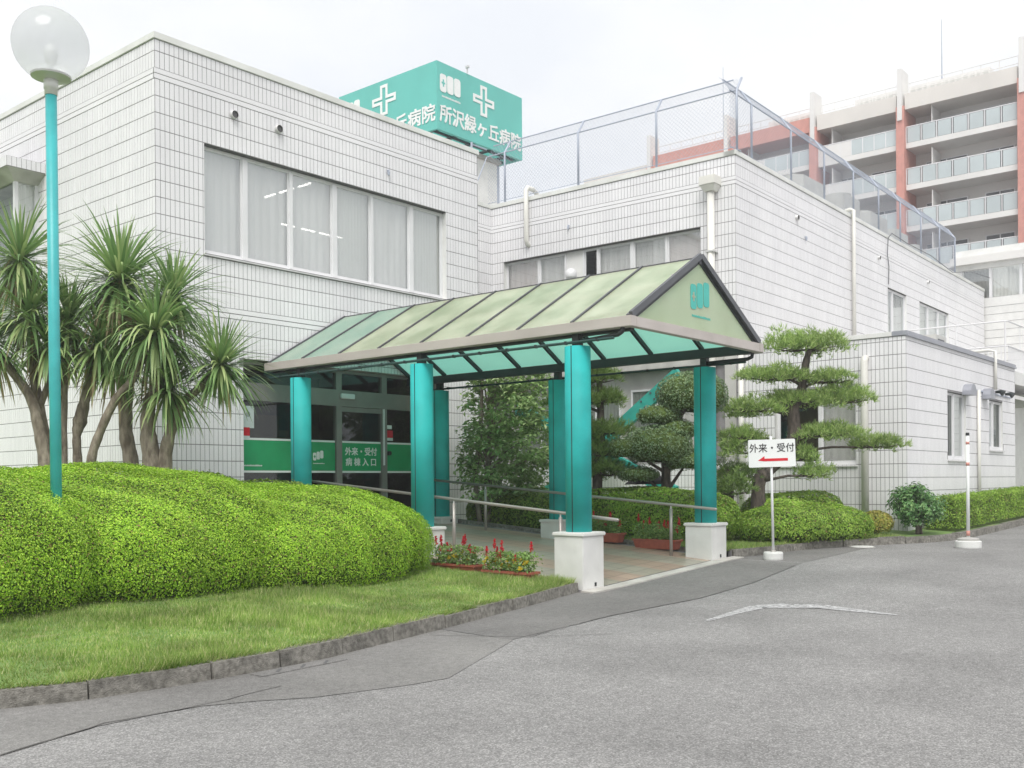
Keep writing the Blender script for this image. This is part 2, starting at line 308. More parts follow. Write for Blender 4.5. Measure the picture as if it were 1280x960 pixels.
# ------------------------------------------------------------------ mesh helpers
def link(o, parent=None, label=None, cat=None, group=None, kind=None):
    COL.objects.link(o)
    if parent is not None: o.parent = parent; o.matrix_parent_inverse = parent_inv(parent)
    if label: o['label'] = label
    if cat: o['category'] = cat
    if group: o['group'] = group
    if kind: o['kind'] = kind
    return o
def parent_inv(p):
    m = Matrix.Identity(4); q = p
    chain = []
    while q is not None: chain.append(q); q = q.parent
    for q in reversed(chain): m = m @ (q.matrix_parent_inverse @ q.matrix_basis)
    return m.inverted()
def thing(name, label, cat, loc=(0, 0, 0), group=None):
    o = bpy.data.objects.new(name, None); o.empty_display_size = .2; o.location = loc
    return link(o, None, label, cat, group)
class MB:
    """collects polygons in world space; build() links them as one mesh object"""
    def __init__(s): s.v = []; s.f = []
    def poly(s, pts):
        b = len(s.v); s.v += [tuple(p) for p in pts]; s.f.append(tuple(range(b, b + len(pts)))); return s
    def hexa(s, p):     # 8 corners: bottom 0-3, top 4-7
        b = len(s.v); s.v += [tuple(q) for q in p]
        s.f += [tuple(b + i for i in q) for q in ((3, 2, 1, 0), (4, 5, 6, 7), (0, 1, 5, 4), (1, 2, 6, 5), (2, 3, 7, 6), (3, 0, 4, 7))]; return s
    def box(s, x0, x1, y0, y1, z0, z1):
        return s.hexa([(x0, y0, z0), (x1, y0, z0), (x1, y1, z0), (x0, y1, z0), (x0, y0, z1), (x1, y0, z1), (x1, y1, z1), (x0, y1, z1)])
    def bar(s, a, b, wd, h, up=(0, 0, 1)):     # rectangular bar from a to b
        a = Vector(a); b = Vector(b); d = (b - a).normalized(); u = Vector(up); r = d.cross(u)
        if r.length < 1e-4: r = d.cross(Vector((1, 0, 0)))
        r.normalize(); u = r.cross(d).normalized(); r *= wd / 2; u *= h / 2
        return s.hexa([a - r - u, a + r - u, b + r - u, b - r - u, a - r + u, a + r + u, b + r + u, b - r + u])
    def tube(s, pts, rad, n=8, caps=True):
        pts = [Vector(p) for p in pts]
        if not hasattr(rad, '__len__'): rad = [rad] * len(pts)
        prev = None; rings = []
        for i, p in enumerate(pts):
            d = (pts[min(i + 1, len(pts) - 1)] - pts[max(i - 1, 0)]).normalized()
            if prev is None:
                r = d.cross(Vector((0, 0, 1)))
                if r.length < 1e-3: r = d.cross(Vector((1, 0, 0)))
            else: r = prev - d * prev.dot(d)
            r.normalize(); prev = r; q = d.cross(r)
            b = len(s.v); rings.append(b)
            for k in range(n):
                t = 2 * math.pi * k / n; s.v.append(tuple(p + (r * math.cos(t) + q * math.sin(t)) * rad[i]))
        for a, b in zip(rings, rings[1:]):
            for k in range(n): s.f.append((a + k, a + (k + 1) % n, b + (k + 1) % n, b + k))
        if caps:
            s.f.append(tuple(rings[0] + k for k in reversed(range(n)))); s.f.append(tuple(rings[-1] + k for k in range(n)))
        return s
    def lathe(s, c, prof, n=24):      # prof: (radius, z)
        rings = []
        for r, z in prof:
            rings.append(len(s.v))
            for k in range(n):
                t = 2 * math.pi * k / n; s.v.append((c[0] + r * math.cos(t), c[1] + r * math.sin(t), c[2] + z))
        for a, b in zip(rings, rings[1:]):
            for k in range(n): s.f.append((a + k, a + (k + 1) % n, b + (k + 1) % n, b + k))
        s.f.append(tuple(rings[0] + k for k in reversed(range(n)))); s.f.append(tuple(rings[-1] + k for k in range(n)))
        return s
    def extrude(s, pts, off):         # polygon pts extruded by vector off
        off = Vector(off); n = len(pts); b = len(s.v)
        s.v += [tuple(p) for p in pts] + [tuple(Vector(p) + off) for p in pts]
        s.f.append(tuple(b + k for k in reversed(range(n)))); s.f.append(tuple(b + n + k for k in range(n)))
        for k in range(n): s.f.append((b + k, b + (k + 1) % n, b + n + (k + 1) % n, b + n + k))
        return s
    def mesh(s, name, mat, smooth=False):
        me = bpy.data.meshes.new(name); me.from_pydata(s.v, [], s.f); me.materials.append(MATS[mat])
        if smooth: me.polygons.foreach_set('use_smooth', [True] * len(me.polygons))
        me.update(); return me
    def build(s, name, mat, parent=None, smooth=False, bevel=0, **kw):
        me = s.mesh(name, mat, smooth)
        if bevel:
            bm = bmesh.new(); bm.from_mesh(me); bmesh.ops.recalc_face_normals(bm, faces=bm.faces)
            es = [e for e in bm.edges if len(e.link_faces) == 2 and e.calc_face_angle(0) > .5]
            bmesh.ops.bevel(bm, geom=es, offset=bevel, segments=2, affect='EDGES', clamp_overlap=True); bm.to_mesh(me); bm.free()
        elif len(s.f) < 60000 and not smooth:
            bm = bmesh.new(); bm.from_mesh(me); bmesh.ops.recalc_face_normals(bm, faces=bm.faces); bm.to_mesh(me); bm.free()
        return link(bpy.data.objects.new(name, me), parent, **kw)
def np_obj(name, verts, quads, mat, parent=None, smooth=False, **kw):
    me = bpy.data.meshes.new(name); V = np.ascontiguousarray(verts, dtype=np.float32); Q = np.ascontiguousarray(quads, dtype=np.int32)
    k = Q.shape[1]
    me.vertices.add(len(V)); me.vertices.foreach_set('co', V.ravel())
    me.loops.add(Q.size); me.loops.foreach_set('vertex_index', Q.ravel())
    me.polygons.add(len(Q)); me.polygons.foreach_set('loop_start', np.arange(0, Q.size, k, dtype=np.int32))
    me.materials.append(MATS[mat]); me.update(calc_edges=True); me.validate()
    me.polygons.foreach_set('use_smooth', np.full(len(me.polygons), bool(smooth)))
    return link(bpy.data.objects.new(name, me), parent, **kw)
def mesh_obj(name, me, parent=None, loc=None, rot=None, **kw):
    o = bpy.data.objects.new(name, me)
    if loc is not None: o.location = loc
    if rot is not None: o.rotation_euler = rot
    return link(o, parent, **kw)
class Face:
    """a vertical wall face: a = metres along it, off = metres out of it"""
    def __init__(s, o, d, n): s.o = Vector((o[0], o[1], 0)); s.d = Vector((d[0], d[1], 0)); s.n = Vector((n[0], n[1], 0))
    def p(s, a, z, off=0): q = s.o + s.d * a + s.n * off; return (q.x, q.y, z)
    def box(s, mb, a0, a1, z0, z1, o0, o1):
        return mb.hexa([s.p(a0, z0, o0), s.p(a1, z0, o0), s.p(a1, z0, o1), s.p(a0, z0, o1), s.p(a0, z1, o0), s.p(a1, z1, o0), s.p(a1, z1, o1), s.p(a0, z1, o1)])
    def sheet(s, mb, a0, a1, z0, z1, off=0):
        return mb.poly([s.p(a0, z0, off), s.p(a1, z0, off), s.p(a1, z1, off), s.p(a0, z1, off)])
    def matrix(s):      # local x along the face, y up, z outwards (for flat print)
        m = Matrix.Identity(4)
        for i in range(3): m[i][0] = s.d[i]; m[i][1] = (0, 0, 1)[i]; m[i][2] = s.n[i]
        return m
PITCH, GAP, THICK = .0892, .0115, .006
def wall_core(mb, fc, L, z0, z1, holes, depth=.16, off=0, rev=None):
    A = sorted({0, L} | {h[0] for h in holes} | {h[1] for h in holes}); Z = sorted({z0, z1} | {h[2] for h in holes} | {h[3] for h in holes})
    for a0, a1 in zip(A, A[1:]):
        for b0, b1 in zip(Z, Z[1:]):
            ca, cz = (a0 + a1) / 2, (b0 + b1) / 2
            if b0 < z0 - 1e-6 or b1 > z1 + 1e-6: continue
            if any(h[0] < ca < h[1] and h[2] < cz < h[3] for h in holes): continue
            fc.sheet(mb, a0, a1, b0, b1, off)
    for h in holes:     # reveals
        a0, a1, b0, b1 = h[:4]
        for q in (((a0, b0), (a1, b0)), ((a1, b0), (a1, b1)), ((a1, b1), (a0, b1)), ((a0, b1), (a0, b0))):
            (mb if rev is None else rev[holes.index(h)]).poly([fc.p(*q[0], off + THICK), fc.p(*q[1], off + THICK), fc.p(*q[1], off - depth), fc.p(*q[0], off - depth)])
def tile_list(fc, L, rows, holes, a_start=0.0):
    out = []
    n = int((L - a_start) / PITCH + .999)
    for z0, z1 in rows:
        for k in range(n):
            a0 = a_start + k * PITCH + GAP / 2; a1 = min(a_start + (k + 1) * PITCH - GAP / 2, L - .002)
            if a1 - a0 < .015: continue
            zz0, zz1 = z0 + GAP * .6, z1 - GAP * .6; bad = False
            for h in holes:
                if h[0] < a1 and h[1] > a0 and h[2] < zz1 - .02 and h[3] > zz0 + .02:
                    iz = min(zz1, h[3]) - max(zz0, h[2])
                    if h[2] > zz0 + .05 and h[2] < zz1: zz1 = h[2] - .004; continue
                    if h[3] < zz1 - .05 and h[3] > zz0: zz0 = h[3] + .004; continue
                    if a0 < h[0] - .01: a1 = h[0] - .002
                    elif a1 > h[1] + .01: a0 = h[1] + .002
                    else: bad = True; break
            if bad or a1 - a0 < .012 or zz1 - zz0 < .02: continue
            out.append((a0, a1, zz0, zz1))
    return out
def tile_mesh(name, fc, tiles, parent, off0=-.004, off1=THICK, kind='stuff'):
    T = np.array(tiles); N = len(T); d = np.array(fc.d); n = np.array(fc.n); o = np.array(fc.o)
    def P(a, z, off): q = o + a[:, None] * d + n * off; q = q.copy(); q[:, 2] = z; return q
    V = np.stack([P(T[:, 0], T[:, 2], off0), P(T[:, 1], T[:, 2], off0), P(T[:, 1], T[:, 3], off0), P(T[:, 0], T[:, 3], off0),
                  P(T[:, 0], T[:, 2], off1), P(T[:, 1], T[:, 2], off1), P(T[:, 1], T[:, 3], off1), P(T[:, 0], T[:, 3], off1)], 1)
    # tiny random tilt so that tiles do not mirror as one sheet
    tilt = RNG.normal(0, .0006, (N, 4)); V[:, 4:, :] += tilt[:, :, None] * n
    F = np.array([(4, 5, 6, 7), (0, 1, 5, 4), (1, 2, 6, 5), (2, 3, 7, 6), (3, 0, 4, 7)])
    Q = (np.arange(N)[:, None, None] * 8 + F).reshape(-1, 4)
    ob = np_obj(name, V.reshape(-1, 3), Q, 'tile', parent)
    if kind: ob['kind'] = kind
    bm = bmesh.new(); bm.from_mesh(ob.data); bmesh.ops.recalc_face_normals(bm, faces=bm.faces)
    ctr = sum((f.normal.dot(Vector(fc.n)) for f in bm.faces), 0)
    if ctr < 0: bmesh.ops.reverse_faces(bm, faces=bm.faces)
    bm.to_mesh(ob.data); bm.free()
    return ob
def text_obj(name, body, size, mat, parent, mtx, thick=.006, bold=.012, align='CENTER', xs=1.0, spacing=1.0, **kw):
    cu = bpy.data.curves.new('text', 'FONT'); cu.body = body; cu.size = size; cu.extrude = thick
    cu.align_x = align; cu.align_y = 'CENTER'; cu.resolution_u = 3; cu.space_character = spacing
    to = bpy.data.objects.new('text', cu); COL.objects.link(to); bpy.context.view_layer.update()
    me = bpy.data.meshes.new_from_object(to.evaluated_get(bpy.context.evaluated_depsgraph_get()))
    bpy.data.objects.remove(to); bpy.data.curves.remove(cu)
    if bold:        # heavier strokes: the same glyphs laid again a hair to each side
        bm = bmesh.new(); e = bold * size
        for k, (dx, dy) in enumerate(((0, 0), (e, e), (-e, e), (e, -e), (-e, -e))):
            q = me.copy(); q.transform(Matrix.Translation((dx, dy, k * .0004))); bm.from_mesh(q); bpy.data.meshes.remove(q)
        bm.to_mesh(me); bm.free()
    me.transform(mtx @ Matrix.Diagonal((xs, 1, 1, 1))); me.materials.clear(); me.materials.append(MATS[mat]); me.name = name
    for q in me.polygons: q.material_index = 0
    return link(bpy.data.objects.new(name, me), parent, **kw)
def at(fc, a, z, off): m = fc.matrix(); m.translation = Vector(fc.p(a, z, off)); return m

# the emblem: three upright rounded bars, the first with a small cross cut out
def emblem(parent, fc, a, z, wdt, h, mat, back, off=.004, skew=.12, th=.01, name='emblem'):
    ob = None
    for k in range(3):
        mb = MB(); w1 = wdt / 3 * .9; x0 = a + wdt / 3 * k; zz = z + skew * h * k; r = w1 * .3; pts = []
        for cx, cz, t0 in ((x0 + w1 - r, zz + h - r, 0), (x0 + r, zz + h - r, 90), (x0 + r, zz + r, 180), (x0 + w1 - r, zz + r, 270)):
            for j in range(5): t = R(t0 + 22.5 * j); pts.append(fc.p(cx + r * math.cos(t), cz + r * math.sin(t), off))
        mb.extrude(pts, fc.n * th); ob = mb.build(name + '_bar', mat, parent)
        if k == 0:
            q = MB(); c = x0 + w1 / 2; cz = zz + h * .5; s1 = w1 * .28; s2 = w1 * .1
            fc.box(q, c - s2, c + s2, cz - s1 * 1.4, cz + s1 * 1.4, off + th, off + th + .004); fc.box(q, c - s1, c - s2, cz - s2, cz + s2, off + th, off + th + .004); fc.box(q, c + s2, c + s1, cz - s2, cz + s2, off + th, off + th + .004)
            q.build(name + '_cross', back, parent)

def fine_print(parent, fc, a, z, length, h, mat, off):
    # a line of lettering too small to read: short strokes
    m = MB(); x = a; rr = random.Random(3)
    while x < a + length:
        w_ = h * rr.uniform(.25, .6); fc.box(m, x, x + w_, z, z + h * rr.uniform(.7, 1), off, off + .002); x += w_ + h * .22
    return m.build('fine_print', mat, parent)

# ------------------------------------------------------------------ ground
GX = [-200, 10.2, 11.3, 15, 20.7, 28, 45, 300]; GZ = [0, 0, .0, .2, .275, .42, .6, .6]
def gz(x): return float(np.interp(x, GX, GZ))
xs = sorted(set(list(np.linspace(-160, 0, 9)) + list(np.linspace(0, 40, 41)) + list(np.linspace(40, 240, 11)) + [10.2, 11.3, 20.7]))
ys = sorted(set(list(np.linspace(-160, 0, 9)) + list(np.linspace(0, 20, 6)) + list(np.linspace(20, 240, 8))))
V = [(x, y, gz(x)) for y in ys for x in xs]; nx = len(xs)
Q = [(j * nx + i, j * nx + i + 1, (j + 1) * nx + i + 1, (j + 1) * nx + i) for j in range(len(ys) - 1) for i in range(nx - 1)]
np_obj('parking_lot', V, Q, 'asphalt', kind='structure', label='light grey worn asphalt car park and drive', cat='ground')

def strip_sheet(name, near, far, mat, dz, n=24, **kw):
    """sheet between two polylines (same parameter), following the ground"""
    def samp(P):
        P = np.array(P, float); s = np.r_[0, np.cumsum(np.hypot(*np.diff(P, axis=0).T))]; t = np.linspace(0, s[-1], n)
        return np.c_[np.interp(t, s, P[:, 0]), np.interp(t, s, P[:, 1])]
    a, b = samp(near), samp(far); V = []; m = 5
    for i in range(n):
        for j in range(m):
            q = a[i] + (b[i] - a[i]) * j / (m - 1); V.append((q[0], q[1], gz(q[0]) + dz))
    Q = [(i * m + j, (i + 1) * m + j, (i + 1) * m + j + 1, i * m + j + 1) for i in range(n - 1) for j in range(m - 1)]
    return np_obj(name, V, Q, mat, **kw)
strip_sheet('asphalt_patch', [(7.3, 6.16), (9.25, 6.36), (10.9, 6.41), (12.7, 6.4), (14.8, 6.64), (18.6, 6.9)], [(7.4, 7.25), (9.0, 7.6), (10.95, 8.1), (12.7, 8.0), (14.9, 7.95), (18.6, 8.6)], 'asphalt_fine', .004, kind='structure', label='smooth dark asphalt strip in front of the ramp', cat='pavement')
strip_sheet('asphalt_patch', [(-1, 5.3), (2.4, 5.75), (3.2, 6.03), (3.95, 5.98), (4.5, 5.6), (5.5, 5.3), (7.3, 6.13)], [(-1, 7.6), (2.9, 7.05), (3.4, 6.82), (4.1, 6.75), (4.9, 6.78), (6.1, 6.9), (7.36, 7.25)], 'asphalt_grey', .004, kind='structure', label='smooth grey asphalt gutter along the left kerb', cat='pavement')
# cracks and saw-cut joints in the asphalt
def crack(pts, wd, label):
    pts = np.array(pts, float); P = []
    for a, b in zip(pts, pts[1:]):
        k = max(2, int(np.hypot(*(b - a)) / .12))
        for i in range(k): P.append(a + (b - a) * i / k + RNG.normal(0, .008, 2))
    P.append(pts[-1]); V = []; Q = []
    for i, q in enumerate(P):
        d = P[min(i + 1, len(P) - 1)] - P[max(i - 1, 0)]; d = np.array([-d[1], d[0]]) / (np.hypot(*d) + 1e-6); h = wd * (.4 + RNG.random())
        V += [(*(q + d * h), gz(q[0]) + .008), (*(q - d * h), gz(q[0]) + .008)]
        if i: Q.append((2 * i - 2, 2 * i - 1, 2 * i + 1, 2 * i))
    np_obj('asphalt_crack', V, Q, 'crack_fill', kind='structure', label=label, cat='crack')
crack([(1, 5.5), (2.45, 5.78), (3.19, 6.03), (3.94, 6.0), (4.6, 6.1)], .006, 'dark crack running to the lower left corner')
crack([(7.5, 6.12), (9.25, 6.38), (10.9, 6.41), (12.7, 6.4), (14.6, 6.62)], .006, 'straight joint along the dark strip before the ramp')
crack([(7.0, 7.0), (7.55, 6.1), (8.2, 5.6)], .005, 'short crack crossing from the kerb into the drive')
# worn white arrow on the drive
mb = MB()
arrow = [((9.55, 5.33), .035), ((10.4, 5.4), .07), ((10.95, 5.43), .12), ((11.3, 5.15), .22), ((11.42, 4.85), .2), ((11.3, 4.45), .12), ((11.2, 3.9), .03)]
for (p, a), (q, b) in zip(arrow, arrow[1:]):
    p, q = np.array(p), np.array(q); d = q - p; nn = np.array([-d[1], d[0]]) / np.hypot(*d)
    mb.poly([(*(p + nn * a), gz(p[0]) + .006), (*(q + nn * b), gz(q[0]) + .006), (*(q - nn * b), gz(q[0]) + .006), (*(p - nn * a), gz(p[0]) + .006)])
mb.build('road_marking', 'worn_paint', kind='structure', label='worn white painted arrow on the asphalt', cat='marking')

# ramp up to the entrance
RX0, RX1, RY0, RY1 = 11.02, 15.12, 7.92, 15.24
def ramp_z(x, y):
    t = min(1, max(0, (y - RY0) / (14.6 - RY0))); return (gz(min(max(x, 11.3), 15))) * (1 - t) + .68 * t + .012
V = []; Q = []
nx_, ny_ = 9, 15
for j in range(ny_):
    for i in range(nx_):
        x = RX0 + (RX1 - RX0) * i / (nx_ - 1); y = RY0 + (RY1 - RY0) * j / (ny_ - 1); V.append((x, y, ramp_z(x, y)))
for j in range(ny_ - 1):
    for i in range(nx_ - 1): Q.append((j * nx_ + i, j * nx_ + i + 1, (j + 1) * nx_ + i + 1, (j + 1) * nx_ + i))
def skirt(V, Q, loop, zb):
    b = len(V)
    for k in loop: V.append((V[k][0], V[k][1], zb))
    n = len(loop)
    for i in range(n): Q.append((loop[i], loop[(i + 1) % n], b + (i + 1) % n, b + i))
loop = [i for i in range(nx_)] + [j * nx_ + nx_ - 1 for j in range(1, ny_)] + [(ny_ - 1) * nx_ + i for i in range(nx_ - 2, -1, -1)] + [j * nx_ for j in range(ny_ - 2, 0, -1)]
skirt(V, Q, loop, -.1)
ramp = np_obj('entrance_ramp', V, Q, 'mortar', kind='structure', label='tiled ramp rising under the canopy to the entrance', cat='ramp')
V = []; Q = []
ts = .3
for i in range(int((RX1 - RX0) / ts)):
    for j in range(int((RY1 - RY0 - .12) / ts) + 1):
        x0, x1 = RX0 + i * ts + .004, RX0 + (i + 1) * ts - .004; y0, y1 = RY0 + .12 + j * ts + .004, min(RY0 + .12 + (j + 1) * ts - .004, RY1 - .01); b = len(V)
        V += [(x, y, ramp_z(x, y) + .006) for x, y in ((x0, y0), (x1, y0), (x1, y1), (x0, y1))]; Q.append((b, b + 1, b + 2, b + 3))
np_obj('paving_tiles', V, Q, 'paving', ramp, kind='stuff')
mb = MB()
for i in range(8):
    x0 = RX0 - .06 + (RX1 - RX0 + .2) * i / 8; x1 = RX0 - .06 + (RX1 - RX0 + .2) * (i + 1) / 8
    z0, z1 = gz(x0) + .02, gz(x1) + .02
    mb.hexa([(x0, RY0 - .1, z0 - .15), (x1, RY0 - .1, z1 - .15), (x1, RY0 + .1, z1 - .15), (x0, RY0 + .1, z0 - .15), (x0, RY0 - .1, z0), (x1, RY0 - .1, z1), (x1, RY0 + .1, z1 + .006), (x0, RY0 + .1, z0 + .006)])
mb.build('ramp_edging', 'edge_stone', ramp)

mb = MB()
for i in range(12):
    y0, y1 = 8.6 + .5 * i, 9.1 + .5 * i; z0, z1 = ramp_z(15.1, y0) + .07, ramp_z(15.1, y1) + .07
    mb.hexa([(15.1, y0, z0 - .3), (15.24, y0, z0 - .3), (15.24, y1, z1 - .3), (15.1, y1, z1 - .3), (15.1, y0, z0), (15.24, y0, z0), (15.24, y1, z1), (15.1, y1, z1)])
mb.build('side_edging', 'kerb_stone', ramp)

# kerbs: single stones along a line
def kerb(pts, label, wdt=.15, h=.13, inward=1):
    P = np.array(pts, float); s = np.r_[0, np.cumsum(np.hypot(*np.diff(P, axis=0).T))]
    f = lambda t: np.array([np.interp(t, s, P[:, 0]), np.interp(t, s, P[:, 1])])
    bed = MB(); k = 40
    for i in range(k):
        a, b = f(s[-1] * i / k), f(s[-1] * (i + 1) / k); d = (b - a) / (np.hypot(*(b - a)) + 1e-9); nn = np.array([-d[1], d[0]]) * inward
        q = [a + nn * .06, b + nn * .06, b + nn * (wdt - .01), a + nn * (wdt - .01)]
        bed.hexa([(*c, gz(c[0]) - .1) for c in q] + [(*c, gz(c[0]) + h - .02) for c in q])
    bo = bed.build('kerb', 'mortar', kind='structure', label=label, cat='kerb')
    t = 0
    while t < s[-1] - .05:
        ln = min(.62 + RNG.random() * .36, s[-1] - t); m = 4; mb = MB(); sh = RNG.normal(0, .004); hh = h + RNG.normal(0, .006)
        top = []
        for i in range(m + 1):
            u = t + .008 + (ln - .016) * i / m; c = f(u); e = f(min(u + .05, s[-1])) - f(max(u - .05, 0)); e = e / (np.hypot(*e) + 1e-9); nn = np.array([-e[1], e[0]]) * inward
            a, b = c + nn * sh, c + nn * (wdt + sh); g = gz(c[0]); top.append((a, b, g))
        for (a, b, g), (c, d, g2) in zip(top, top[1:]):
            mb.hexa([(*a, g - .06), (*c, g2 - .06), (*d, g2 - .06), (*b, g - .06), (*(a + (b - a) * .12), g + hh), (*(c + (d - c) * .12), g2 + hh), (*d, g2 + hh), (*b, g + hh)])
        bm_o = mb.build('kerb_stone', 'kerb_stone', bo); t += ln
    return bo
KL = [(-3.5, 8.3), (-.5, 7.75), (1.5, 7.35), (2.96, 6.97), (3.41, 6.78), (4.07, 6.7), (4.91, 6.71), (5.6, 6.76), (7.05, 7.07), (8.93, 7.52), (10.25, 7.87), (10.98, 8.06)]
kerb(KL, 'weathered concrete kerb along the left lawn')
KR = [(15.25, 8.0), (16.0, 7.75), (16.9, 7.72), (17.7, 7.6), (18.6, 7.15), (19.5, 6.62), (20.4, 6.2), (21.4, 6.02), (24, 6.05), (30, 6.2), (46, 6.6)]
kerb(KR, 'concrete kerb in front of the pine bed and hedge')
KLa, KRa = np.array(KL), np.array(KR)

# lawns
def lawn_z(x, y):
    d = max(0, y - float(np.interp(x, KLa[:, 0], KLa[:, 1]))); z = .125 + .045 * min(d, 7) + .05 * math.sin(x * 1.3) * min(1, d / 2) * .4
    if x > 9.8: z = min(z, .9)
    return z
V = []; Q = []; NX, NY = 60, 26
for i in range(NX):
    x = -3.5 + (11.0 + 3.5) * i / (NX - 1); y0 = float(np.interp(x, KLa[:, 0], KLa[:, 1])) + .1
    for j in range(NY): y = y0 + (15.3 + (6 if x < 9.05 else 0) * 0 - y0) * j / (NY - 1); V.append((x, y, lawn_z(x, y)))
for i in range(NX - 1):
    for j in range(NY - 1): Q.append((i * NY + j, (i + 1) * NY + j, (i + 1) * NY + j + 1, i * NY + j + 1))
np_obj('lawn', V, Q, 'lawn_ground', kind='structure', smooth=True, label='grass bank in front of the left wing', cat='lawn')
mb = MB(); mb.box(-14, 9.2, 15.25, 40, -.1, .42); mb.build('garden_bed', 'lawn_ground', kind='structure', label='planted ground beside the left wing', cat='ground')
def lawn2_z(x, y):
    d = max(0, y - float(np.interp(x, KRa[:, 0], KRa[:, 1]))); return gz(x) + .115 + .05 * min(d, 3)
V = []; Q = []; NX2 = 70
for i in range(NX2):
    x = 15.14 + (46 - 15.14) * (i / (NX2 - 1)) ** 1.3; y0 = float(np.interp(x, KRa[:, 0], KRa[:, 1])) + .1
    y1 = 18.0 if x < 20.9 else 7.5
    for j in range(NY): y = y0 + (y1 - y0) * (j / (NY - 1)) ** 1.2; V.append((x, y, lawn2_z(x, y)))
for i in range(NX2 - 1):
    for j in range(NY - 1): Q.append((i * NY + j, (i + 1) * NY + j, (i + 1) * NY + j + 1, i * NY + j + 1))
np_obj('lawn', V, Q, 'lawn_ground', kind='structure', smooth=True, label='grass and planting bed right of the ramp', cat='lawn')
def grass(name, n, xr, yfun, zfun, label, hgt=(.03, .08), dens_fn=None):
    x = RNG.uniform(*xr, n); y0 = np.array([yfun(a)[0] for a in x]); y1 = np.array([yfun(a)[1] for a in x]); y = y0 + (y1 - y0) * RNG.random(n)
    z = np.array([zfun(a, b) for a, b in zip(x, y)])
    patch = .7 + .5 * np.sin(x * 1.9 + np.sin(y * 2.3)) * np.sin(y * 1.7 + x * .6)
    h = RNG.uniform(*hgt, n) * np.clip(patch, .5, 1.5) * (1 + .5 * (np.sin(x * 9 + 2 * np.sin(y * 7)) * np.sin(y * 11 + x * 3) > .35)); t = RNG.random(n) * 2 * math.pi; lean = RNG.uniform(0, .8, n) * h; t2 = RNG.random(n) * 2 * math.pi; wd = RNG.uniform(.003, .006, n)
    b = np.c_[x, y, z - .01]; d = np.c_[np.cos(t) * wd, np.sin(t) * wd, 0 * x]; tip = b + np.c_[np.cos(t2) * lean, np.sin(t2) * lean, h]
    near = (y - y0) < .12; tip[near, 1] -= RNG.uniform(.0, .09, near.sum()); tip[near, 0] += RNG.normal(0, .03, near.sum()); tip[near, 2] += .015
    V = np.stack([b - d, b + d, tip], 1).reshape(-1, 3); Q = np.arange(3 * n).reshape(-1, 3)
    return np_obj(name, V, Q, 'grass_blade', kind='stuff', label=label, cat='grass')
grass('grass', 230000, (1.2, 10.97), lambda x: (float(np.interp(x, KLa[:, 0], KLa[:, 1])) + .06, float(np.interp(x, KLa[:, 0], KLa[:, 1])) + 4.2), lawn_z, 'mown green grass on the bank left of the ramp')
grass('grass', 26000, (15.16, 19.6), lambda x: (float(np.interp(x, KRa[:, 0], KRa[:, 1])) + .08, float(np.interp(x, KRa[:, 0], KRa[:, 1])) + 2.6), lawn2_z, 'short grass between the ramp and the pine hedge')

# ------------------------------------------------------------------ hospital building
B = thing('hospital_building', 'two-storey hospital clad in white tiles with flat roofs and a low annex', 'building', (9.0, 15.2, 0))
RA = R(1.5); ca, sa = math.cos(RA), math.sin(RA)
F1 = Face((9.0, 15.2), (1, 0), (0, -1)); L1 = 7.96            # left wing, entrance front
F2 = Face((9.0, 15.2), (0, 1), (-1, 0)); L2 = 9.0             # left wing, garden side
F3 = Face((16.96, 15.2), (0, 1), (1, 0)); L3 = 2.75           # return of the left wing
F4 = Face((16.96, 17.95), (1, 0), (0, -1)); L4 = 3.62         # recessed link
F5 = Face((20.77, 10.79), (-sa, ca), (-ca, -sa)); L5 = 7.17   # right wing, garden side
F6 = Face((20.77, 10.79), (ca, sa), (sa, -ca)); L6 = 21.85    # right wing, drive side
F7 = Face((20.8, 7.03), (0, 1), (-1, 0)); L7 = 3.77           # annex, garden side
F8 = Face((20.8, 7.03), (1, 0), (0, -1)); L8 = 8.36           # annex, drive side
P_ = .2786
ROWS_TOP = [(8.661, 8.852), (8.381, 8.661)] + [(8.202 - P_ * (k + 1), 8.202 - P_ * k) for k in range(13)]
ROWS_LOW = [(4.40 - P_ * (k + 1), 4.40 - P_ * k) for k in range(15)]
ROWS_ANX = [(4.31, 4.40)] + [(4.31 - P_ * (k + 1), 4.31 - P_ * k) for k in range(15)]
BANDS = [(8.300, 8.376), (8.207, 8.286), (4.498, 4.575), (4.405, 4.482)]
H1 = [(.92, 6.92, 5.47, 7.366), (1.68, 6.75, .5, 3.72)]
H2 = []
H4 = [(0.15, .95, 6.3, 7.366)]
H5 = [(.88, 6.75, 5.75, 7.366), (.9, 6.9, 1.9, 4.16)]
H6 = [(10.33, 12.15, 5.0, 7.366), (13.5, 16.9, 5.75, 7.366)]
H7 = [(1.04, 2.85, 1.80, 3.44)]
H8 = [(2.63, 4.0, 1.92, 3.44), (5.92, 7.15, 2.2, 3.44)]
SPLIT = 300
